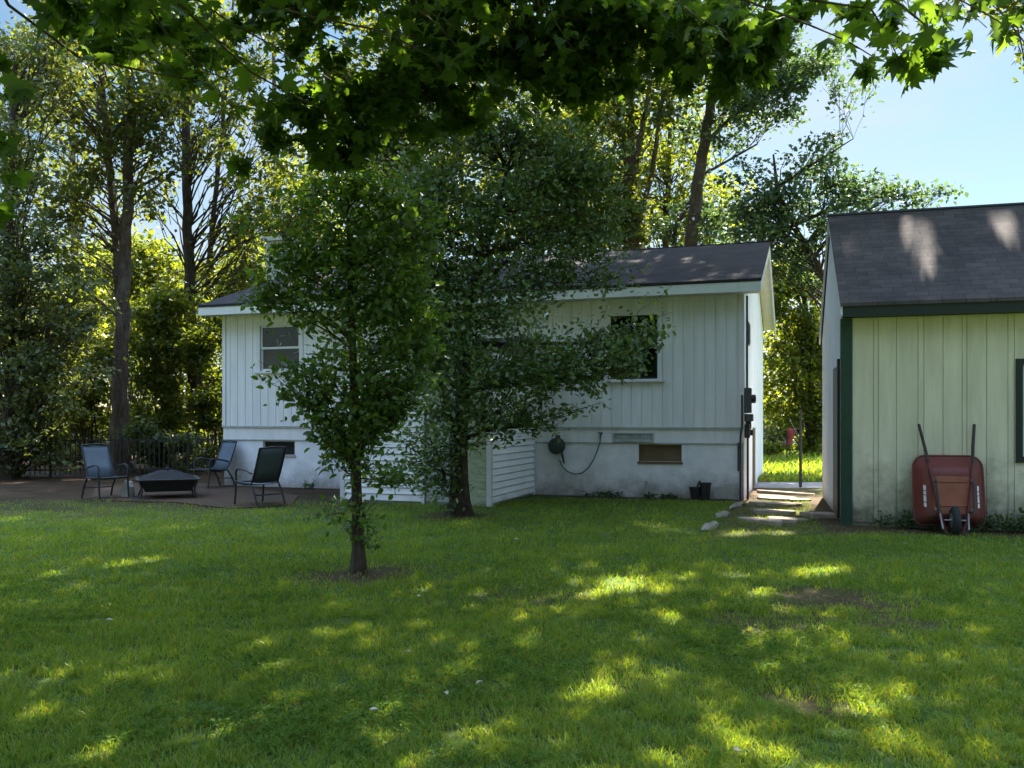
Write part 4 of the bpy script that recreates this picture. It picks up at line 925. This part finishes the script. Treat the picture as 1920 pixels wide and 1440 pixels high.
# ------------------------------------------------------------------ wheelbarrow stood on its nose against the shed
def build_barrow():
    x,_=sf(1772,950); t=thing('wheelbarrow','red wheelbarrow tipped upright against the shed with its underside showing','wheelbarrow',sw(x,-.02),-SA)
    tip=R(12); H0=.06
    def T(u,v,d):                        # u across, v up along the tipped tray, d out of the rim plane towards the viewer
        y=-.30+v*math.sin(tip)-d*math.cos(tip); z=H0+v*math.cos(tip)-d*math.sin(tip)+.05
        return Vector((u*.92,y,z))
    def loop(wb,wt,v0,v1,rb,rt,d):       # rounded outline, narrower or wider at the top
        pts=[]
        for (cx,cy,r,a0,w) in ((1,v1-rt,rt,0,wt),(-1,v1-rt,rt,90,wt),(-1,v0+rb,rb,180,wb),(1,v0+rb,rb,270,wb)):
            for k in range(6):
                a=R(a0+k*18); pts.append(T(cx*(w-r)+r*math.cos(a),cy+r*math.sin(a),d))
        return pts
    rings=[loop(.475,.47,-.02,.93,.1,.17,-.015),loop(.485,.48,-.03,.94,.1,.17,.0),loop(.47,.465,-.02,.925,.1,.165,.012),loop(.40,.40,.06,.84,.1,.13,.16),loop(.27,.265,.22,.74,.08,.09,.30)]
    n=len(rings[0]); m=MB(); fs=[]
    for i in range(len(rings)-1):
        for k in range(n): fs.append((i*n+k,i*n+(k+1)%n,(i+1)*n+(k+1)%n,(i+1)*n+k))
    m.add([p for r in rings for p in r],fs); tr=m.build('tray',M['barrow_red'],t,True)
    so=tr.modifiers.new('thick','SOLIDIFY'); so.thickness=.004
    b=loop(.268,.263,.222,.738,.08,.09,.302); mm=MB(); mm.add(b,[tuple(range(n))]); mm.build('tray_bottom',M['barrow_rust'],tr).modifiers.new('thick','SOLIDIFY').thickness=.004
    MB().tube(rings[1]+[rings[1][0]],.014,6,False).build('rim',M['barrow_red'],tr,True)
    for s in (-1,1):
        MB().add([T(s*.385-.014,.28,.168),T(s*.385+.014,.28,.140 if s>0 else .19),T(s*.385+.014,.56,.140 if s>0 else .19),T(s*.385-.014,.56,.168)],[(0,1,2,3)])
        st=MB()
        for (a0,a1) in ((.28,.34),(.352,.44),(.452,.50),(.512,.58)):
            uu=lambda d:(.40-(d-.16)*.95)
            q=[(uu(.185)+.002,.19),(uu(.215)+.002,.22)]
            st.add([T(s*(uu(.19)+.004),a0,.194),T(s*(uu(.222)+.004),a0,.226),T(s*(uu(.222)+.004),a1,.226),T(s*(uu(.19)+.004),a1,.194)],[(0,1,2,3)])
        so=st.build('sticker',M['sticker'],tr).modifiers.new('thick','SOLIDIFY'); so.thickness=.002
        hp=[T(s*.06,-.12,.36),T(s*.13,.10,.355),T(s*.24,.55,.345),T(s*.30,.9,.30),T(s*.345,1.30,.20)]
        hp=[T(s*.10,-.02,.35),T(s*.16,.12,.345),T(s*.235,.5,.335),T(s*.30,.90,.245)]
        MB().tube(hp,[.02,.022,.022,.022],8).build('rail',M['barrow_rail'],t,True)
        MB().tube([T(s*.30,.90,.245),T(s*.33,1.1,.16),T(s*.385,1.40,.06)],[.022,.022,.02],8).build('handle',M['barrow_handle'],t,True)
        MB().tube([T(s*.23,.70,.33),T(s*.25,.68,.50),T(s*.225,.30,.53),T(s*.20,.26,.34)],.014,8).build('leg',M['black'],t,True)
        MB().tube([T(s*.19,.26,.35),T(s*.17,.06,.44),T(s*.10,-.03,.36)],.013,6).build('brace',M['steel'],t,True)
    for s in (-1,1):
        for v in (.30,.69):
            b=T(s*.245,v,.352); MB().lathe([(.014,-.022),(.016,-.014),(.016,.0)],'y',b,8).build('bolt',M['steel'],t,True)
    MB().tube([T(-.20,.66,.306),T(.20,.66,.306)],.008,6).build('rib',M['barrow_rust'],tr,True); MB().tube([T(-.21,.33,.306),T(.21,.33,.306)],.008,6).build('rib',M['barrow_rust'],tr,True)
    c=T(0,-.02,.36); c.z=.19
    w=MB().lathe([(.06,-.045),(.15,-.05),(.185,-.03),(.195,0),(.185,.03),(.15,.05),(.06,.045)],'x',c,24).build('wheel',M['rubber'],t,True)
    MB().lathe([(.02,-.07),(.025,-.052),(.10,-.052),(.10,.052),(.025,.052),(.02,.07)],'x',c,16).build('rim',M['steel'],w,True)
    MB().tube([c+Vector((-.13,0,0)),c+Vector((.13,0,0))],.011,8).build('axle',M['steel'],t,True)
build_barrow()

# ------------------------------------------------------------------ patio with chairs and fire pit
def slab_poly(name,pts,z0,z1,mat,kind='structure'):
    o=MB().prism(pts,'z',z0,z1).build(name,mat); tag(o,kind=kind); return o
pp=[on_ground(*p) for p in ((170,938),(330,942),(430,954),(545,948),(560,930),(420,908),(300,905),(180,912))]
slab_poly('patio',[(p.x,p.y) for p in pp][::-1],-.05,.012,M['brick'])
def make_chair(loc,rz,label,sling):
    t=thing('patio_chair',label,'chair',loc,rz,'sling chairs round the fire pit')
    w=.27
    def P(x,y,z): return Vector((x,y,z))
    for s in (-1,1):
        y=s*(w+.02)
        MB().tube([P(.30,y,0),P(.27,y,.2),P(.25,y,.44),P(.26,y,.58),P(.22,y,.645),P(.12,y,.655),P(-.10,y,.62),P(-.23,y,.58)],.019,8).build('arm_frame',M['black'],t,True)
        MB().tube([P(-.40,y,0),P(-.33,y,.2),P(-.20,y,.40),P(.02,y,.40),P(.26,y,.43)],.018,8).build('leg',M['black'],t,True)
        MB().tube([P(.29,s*w,.415),P(.0,s*w,.375),P(-.20,s*w,.40),P(-.30,s*w,.62),P(-.40,s*w,.88),P(-.45,s*w,1.03)],.017,8).build('side_rail',M['black'],t,True)
    for q,rr_ in (([P(-.45,-w,1.03),P(-.46,0,1.045),P(-.45,w,1.03)],.016),([P(.28,-w,.41),P(.28,w,.41)],.015),([P(-.34,-w,.2),P(-.34,w,.2)],.012)): MB().tube(q,rr_,8).build('cross_bar',M['black'],t,True)
    def sheet(name,prof,par):
        m=MB(); vs=[];fs=[];k=len(prof);q=6
        for (x,z) in prof:
            for j in range(q+1):
                y=-w+.01+(2*w-.02)*j/q; sag=.02*math.sin(math.pi*j/q); vs.append((x-(sag if z>.5 else 0),y,z-(sag if z<=.5 else 0)))
        for i in range(k-1):
            for j in range(q): fs.append((i*(q+1)+j,i*(q+1)+j+1,(i+1)*(q+1)+j+1,(i+1)*(q+1)+j))
        m.add(vs,fs); o=m.build(name,sling,par,True); o.modifiers.new('thick','SOLIDIFY').thickness=.004; return o
    sheet('seat',[(.28,.42),(.14,.395),(0,.378),(-.12,.385),(-.19,.40)],t)
    sheet('backrest',[(-.20,.42),(-.30,.63),(-.36,.78),(-.41,.91),(-.45,1.02)],t)
make_chair(on_ground(200,934),R(-38),'sky lit blue grey sling chair facing right near the forked trunk',M['sling'])
make_chair(on_ground(398,914),R(232),'blue grey sling chair behind the fire pit near the house corner',M['sling_dark'])
make_chair(on_ground(484,946),R(140),'dark sling chair facing left before the cellar window',M['sling_dark'])
def fire_pit():
    g=on_ground(314,932); t=thing('fire_pit','low black square fire pit with a sloping mesh cover','fire pit',g,R(24)); a=.52
    m=MB(); m.hexa([(-a*.8,-a*.8,.14),(a*.8,-a*.8,.14),(a*.8,a*.8,.14),(-a*.8,a*.8,.14)],[(-a,-a,.36),(a,-a,.36),(a,a,.36),(-a,a,.36)]); m.build('bowl',M['firepit'],t,bevel=.01)
    m=MB(); m.box(-a-.06,a+.06,-a-.06,a+.06,.361,.385); m.build('rim',M['black'],t,bevel=.006)
    m=MB(); b=.14; m.hexa([(-a,-a,.386),(a,-a,.386),(a,a,.386),(-a,a,.386)],[(-b,-b,.53),(b,-b,.53),(b,b,.53),(-b,b,.53)]); c=m.build('mesh_cover',M['firemesh'],t,bevel=.01)
    MB().lathe([(.02,.531),(.02,.56),(.04,.57),(.03,.595)],'z',(0,0,0),12).build('knob',M['black'],c,True)
    for sx in (-1,1):
        for sy in (-1,1): MB().tube([(sx*a*.98,sy*a*.98,.36),(sx*a*.9,sy*a*.9,.16),(sx*a*1.0,sy*a*1.0,0)],.02,6).build('leg',M['black'],t,True)
fire_pit()
def lump(name,label,cat,loc,r,mat,seed,group=None,flat=1.0,rz=0):
    rr=random.Random(seed); nt_=[]; n1,n2=7,11; vs=[];fs=[]
    for i in range(n1):
        th=math.pi*i/(n1-1)
        for k in range(n2):
            a=2*math.pi*k/n2; q=1+rr.uniform(-.16,.16); vs.append((r[0]*q*math.sin(th)*math.cos(a),r[1]*q*math.sin(th)*math.sin(a),max(-.02,r[2]*(.25+.75*math.cos(th)*q))))
    for i in range(n1-1):
        for k in range(n2): fs.append((i*n2+k,(i+1)*n2+k,(i+1)*n2+(k+1)%n2,i*n2+(k+1)%n2))
    m=MB().add(vs,fs); o=m.build(name,mat,None,False,.01,loc); o.rotation_euler=(0,0,rz); tag(o,label,cat,group); return o
lump('stone','rounded grey stone between the left chair and the fire pit','stone',on_ground(240,932),(.13,.12,.33),M['concrete'],3)
for i,(a,b,rx,ry,rz,lab) in enumerate(((1330,990,.26,.10,-.9,'nearest long pale stone of the lawn edging by the path'),(1354,968,.22,.10,-.8,'middle pale stone of the lawn edging by the path'),(1382,951,.30,.09,-.7,'farthest pale stone of the lawn edging below the conduit'))):
    lump('edging_stone',lab,'stone',on_ground(a,b),(rx*1.9,ry*.9,.075),M['stone_edge'],20+i,'stones edging the lawn',rz=R(66))
# flagstones of the path
fl=[(1478,926,.55,.16,'thin pale flagstone highest on the path beside the pole'),(1458,936,.38,.2,'purplish flagstone second from the top of the path'),(1500,938,.2,.18,'short flagstone right of the purplish one'),(1462,947,.52,.18,'wide brownish flagstone in the middle of the path'),
    (1427,947,.16,.2,'small flagstone by the house end of the path'),(1447,962,.45,.22,'sunlit tan flagstone of the path'),(1472,975,.30,.16,'pale grey flagstone with a shadowed edge low on the path'),(1415,976,.26,.18,'light flagstone at the lower left of the path'),(1545,968,.32,.2,'grey flagstone close to the shed post'),(1448,981,.2,.12,'small bluish flagstone lowest on the path')]
for i,(a,b,rx,ry,lab) in enumerate(fl):
    g=on_ground(a,b); rr=random.Random(40+i); k=9; poly=[]
    for j in range(k):
        q=2*math.pi*j/k; s=rr.uniform(.6,1.1); poly.append((rx*1.15*s*math.cos(q),ry*1.9*s*math.sin(q)))
    o=MB().prism(poly,'z',-.04,.028+.03*rr.random()).build('flagstone',M['stone'],None,False,.012,(g.x,g.y,0)); tag(o,lab,'stone','flagstones of the path'); o.rotation_euler=(R(rr.uniform(-3,3)),R(rr.uniform(-3,3)),rr.uniform(-.4,.1))
# driveway beyond
slab_poly('driveway',[(4.9,19.7),(30,19.7),(30,21.4),(4.9,21.4)],-.05,.006,M['asphalt'])
# pole, red cloth and far wall in the sunny yard
g=on_ground(1501,914); t=thing('metal_pole','thin dark pole standing at the top of the stone path','pole',g)
MB().tube([(0,0,-.1),(0,0,1.0),(.005,0,1.75)],[.035,.032,.028],8).build('shaft',M['fence'],t,True)
MB().tube([(0,0,.95),(-.12,0,1.25),(-.24,.0,1.5)],.016,6).build('strut',M['fence'],t,True)
g=on_ground(1476,868); t=thing('garden_flag','small red cloth hung on a short stake in the sunny yard','flag',g)
MB().tube([(0,0,-.1),(0,0,1.15)],.02,6).build('stake',M['fence'],t,True)
m=MB(); vs=[];fs=[]
for i in range(7):
    for j in range(6):
        u=j/5;v=i/6; vs.append((-.02+.34*u*(1-.55*v),.06*math.sin(6*u+2*v),1.2-.62*v))
for i in range(6):
    for j in range(5): fs.append((i*6+j,i*6+j+1,(i+1)*6+j+1,(i+1)*6+j))
m.add(vs,fs); m.build('cloth',M['red'],t,True).modifiers.new('thick','SOLIDIFY').thickness=.006
a=at(1420,850,44); m=MB(); m.box(0,3.4,-.1,.1,-.2,1.15); m.box(-.03,3.43,-.14,.14,1.151,1.22); fw=m.build('yard_wall',M['farwall'],None,bevel=.01,loc=(a.x,a.y,0)); tag(fw,'low grey wall at the back of the sunny yard','wall')

# dark iron fence in the wood
def iron_fence():
    p0=at(-40,0,23.2); p1=at(424,0,24.4); p0.z=p1.z=0; d=(p1-p0); L=d.length; t=thing('iron_fence','dark iron picket fence at the edge of the wood','fence',p0,math.atan2(d.y,d.x))
    for z in (.16,.95): MB().box(0,L,-.016,.016,z,z+.035).build('rail',M['fence'],t)
    n=int(L/.125)
    for i in range(n+1):
        x=i*.125
        if i%14==0: MB().box(x-.03,x+.03,-.03,.03,-.1,1.16).build('post',M['fence'],t)
        elif i<=95:
            MB().box(x-.011,x+.011,-.028,-.0165,.05,1.08).build('picket',M['fence'],t)
iron_fence()

# small things at the foot of the walls
for px,lab,r in ((1306,'squat black plant pot with a stub of stem by the house wall',.12),(1324,'taller black plant pot leaning on the house wall',.115)):
    x,_=hf(px,935); t=thing('plant_pot',lab,'pot',hw(x,-.17),0,'black pots by the house wall')
    hh=.24 if px<1310 else .33
    MB().lathe([(r*.7,0),(r*.95,hh*.9),(r*1.05,hh*.9),(r*1.05,hh),(r*.9,hh),(r*.85,hh*.8)],'z',(0,0,0),16).build('pot',M['pot'],t,True)
    if px<1310: MB().tube([(.02,0,hh*.7),(.05,0,hh+.06),(.09,0,hh+.12)],.02,6).build('stem',M['bark_dark'],t,True)
def weeds(px,sx,label,n,h,ly,frame='s',spread=.35):
    o=sw(sx,ly) if frame=='s' else hw(sx,ly); t=thing('weed_clump',label,'weeds',o,0,'weeds at the foot of the walls'); m=MB(); rr=random.Random(int(sx*100)+n)
    pts=[]
    for i in range(n):
        b=Vector((rr.uniform(-spread,spread),rr.uniform(-.14,.1),0)); q=b+Vector((rr.uniform(-.12,.12),rr.uniform(-.1,.08),h*rr.uniform(.4,1)))
        m.tube([b,b.lerp(q,.5)+Vector((0,0,.03)),q],[.004,.003,.002],5)
        for k in range(9): pts.append(np.array(o+b.lerp(q,rr.uniform(.25,1))+Vector((rr.uniform(-.04,.04),rr.uniform(-.04,.04),0))))
    m.build('stem',M['weed'],t)
    crown(t,np.array(pts),.06,'oval',M['weed'],60,10,'foliage')
for px,lab,n,h in ((1668,'low weeds left of the wheelbarrow under the shed wall',16,.26),(1860,'weeds right of the wheelbarrow under the shed wall',24,.26),(1910,'weeds below the shed window at the picture edge',30,.34),(1735,'dim weeds behind the wheelbarrow wheel',16,.18)):
    x,_=sf(px,980); weeds(px,x,lab,n,h,-.22)
for px,lab,n,h in ((1135,'thin weeds along the house foundation below the hose',18,.14),(1245,'low weeds along the house foundation by the drain pipe',18,.12)):
    x,_=hf(px,938); weeds(px,x,lab,n,h,-.15,'h')
x,_=hf(585,915); weeds(585,x,'small weed sprouting by the wall left of the entry',8,.22,-.12,'h',.15)
# a few dry leaves on the lawn
for i,(px,py,lab) in enumerate(((205,1178,'tiny pale fallen leaf alone on the lawn at left'),(785,1132,'pale curled fallen leaf right of the slender tree'),(763,1240,'fallen leaf on the middle of the lawn'),(900,1300,'curled brownish fallen leaf near the bare spot'),
      (838,1321,'small pale fallen leaf left of the curled one'),(968,1021,'white fallen leaf on the lawn before the hose'),(1695,1029,'pale round fallen leaf before the wheelbarrow'),(135,1110,'dull fallen leaf below the sunlit streak'),(208,944,'pale fallen leaf by the patio edge'),
      (1382,1432,'pale fallen leaf at the bottom edge of the lawn'),(700,1353,'long pale fallen leaf low on the lawn'),(535,978,'pale fallen leaf on worn ground by the chairs'))):
    g=on_ground(px,py); k=.012*g.y/6+.014; m=MB(); vs=[];fs=[]
    for a in range(5):
        for b in range(4):
            u=a/4;v=b/3-.5; wv=math.sin(math.pi*min(.96,u+.04))*.7; vs.append((u*2*k-k,v*wv*1.6*k,.012+.5*k*(v*v*3)+.25*k*math.sin(u*3)))
    for a in range(4):
        for b in range(3): fs.append((a*4+b,a*4+b+1,(a+1)*4+b+1,(a+1)*4+b))
    o=m.add(vs,fs).build('fallen_leaf',M['litter'],None,True,0,(g.x,g.y,.045)); o.rotation_euler=(.2,.1,i*1.3); tag(o,lab,'leaf','fallen leaves on the lawn')

def clover():
    n=40000; Y=3.6*(9.5/3.6)**rng.random(n); X=(rng.random(n)*2-1)*(.60*Y+.25); pn=fbm(X*1.1+40,Y*1.1,61,4)
    ok=(pn>.52)&(rng.random(n)>dirt(X,Y)*1.2)&(rng.random(n)<sstep(.52,.68,pn)+.15); X,Y=X[ok],Y[ok]
    P=np.stack([X,Y,(fbm(X*.8,Y*.8,21)-.5)*.05+.02+.035*rng.random(len(X))],-1)
    P=np.repeat(P,2,0)+rng.normal(size=(2*len(P),3))*np.array([.008,.008,.003])
    V,L,S=leaf_arrays(P,.024,'oval',28)
    tag(link('clover',np_mesh('clover',V,L,S),M['clover']),'low clover and broad leaved weeds mixed in the lawn','clover',kind='stuff')
clover()

# ------------------------------------------------------------------ light, sky, camera
w=bpy.data.worlds.new('World'); sc.world=w; w.use_nodes=True; nt=w.node_tree; nt.nodes.clear()
sky=nt.nodes.new('ShaderNodeTexSky'); sky.sky_type='NISHITA'; sky.sun_disc=False; sky.sun_elevation=SUN_EL; sky.sun_rotation=SUN_AZ
sky.air_density=1.0; sky.dust_density=.4; sky.ozone_density=1.5; sky.altitude=100
bg=nt.nodes.new('ShaderNodeBackground'); bg.inputs['Strength'].default_value=.10; wo=nt.nodes.new('ShaderNodeOutputWorld')
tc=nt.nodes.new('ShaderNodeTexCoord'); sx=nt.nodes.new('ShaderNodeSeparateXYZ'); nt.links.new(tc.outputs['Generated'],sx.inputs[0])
gr=ramp(nt,sx.outputs['Z'],[(0,(.124,.117,.106)),(.3,(.110,.124,.116)),(.42,(.112,.126,.118)),(.66,(1.85,1.68,1.45)),(1,(2.2,2.0,1.7))])  # overhead sky brightened and warmed, low sky dimmed, to lift the shade
graded_sky=mixc(nt,1.0,sky.outputs[0],gr.outputs['Color'],'MULTIPLY')
mp=nt.nodes.new('ShaderNodeMapping'); mp.inputs['Scale'].default_value=(1,1,2.4); nt.links.new(tc.outputs['Generated'],mp.inputs['Vector'])
cn=noise(nt,2.3,7,.6,mp.outputs['Vector'],.5); cr=ramp(nt,cn.outputs['Fac'],[(.42,(0,0,0)),(.72,(.75,.75,.75))])
low=ramp(nt,sx.outputs['Z'],[(.0,(1,1,1)),(.42,(1,1,1)),(.55,(0,0,0))])
nt.links.new(mixc(nt,mixc(nt,1.0,cr.outputs['Color'],low.outputs['Color'],'MULTIPLY'),graded_sky,(.66,.68,.70)),bg.inputs[0]); nt.links.new(bg.outputs[0],wo.inputs[0])
sl=bpy.data.lights.new('sun','SUN'); sl.energy=3.0; sl.angle=R(.5); sl.color=(1,.93,.80)
so=bpy.data.objects.new('sun',sl); COL.objects.link(so); so.rotation_euler=SUN.to_track_quat('Z','Y').to_euler(); so.location=(0,0,30)
cd=bpy.data.cameras.new('camera'); co=bpy.data.objects.new('camera',cd); COL.objects.link(co); co.location=(0,0,CAM_Z); co.rotation_euler=(R(90),0,0)
cd.sensor_width=36; cd.lens=36*F/1920; cd.shift_y=(HORIZON-720)/1920; cd.clip_start=.1; cd.clip_end=2000; sc.camera=co
sc.view_settings.view_transform='Standard'; sc.view_settings.look='None'; sc.view_settings.exposure=3.7; sc.view_settings.gamma=1
sc.render.engine='CYCLES'; cy=sc.cycles; cy.max_bounces=7; cy.diffuse_bounces=4; cy.glossy_bounces=2; cy.transmission_bounces=4; cy.transparent_max_bounces=6; cy.caustics_reflective=False; cy.caustics_refractive=False
cy.use_denoising=True
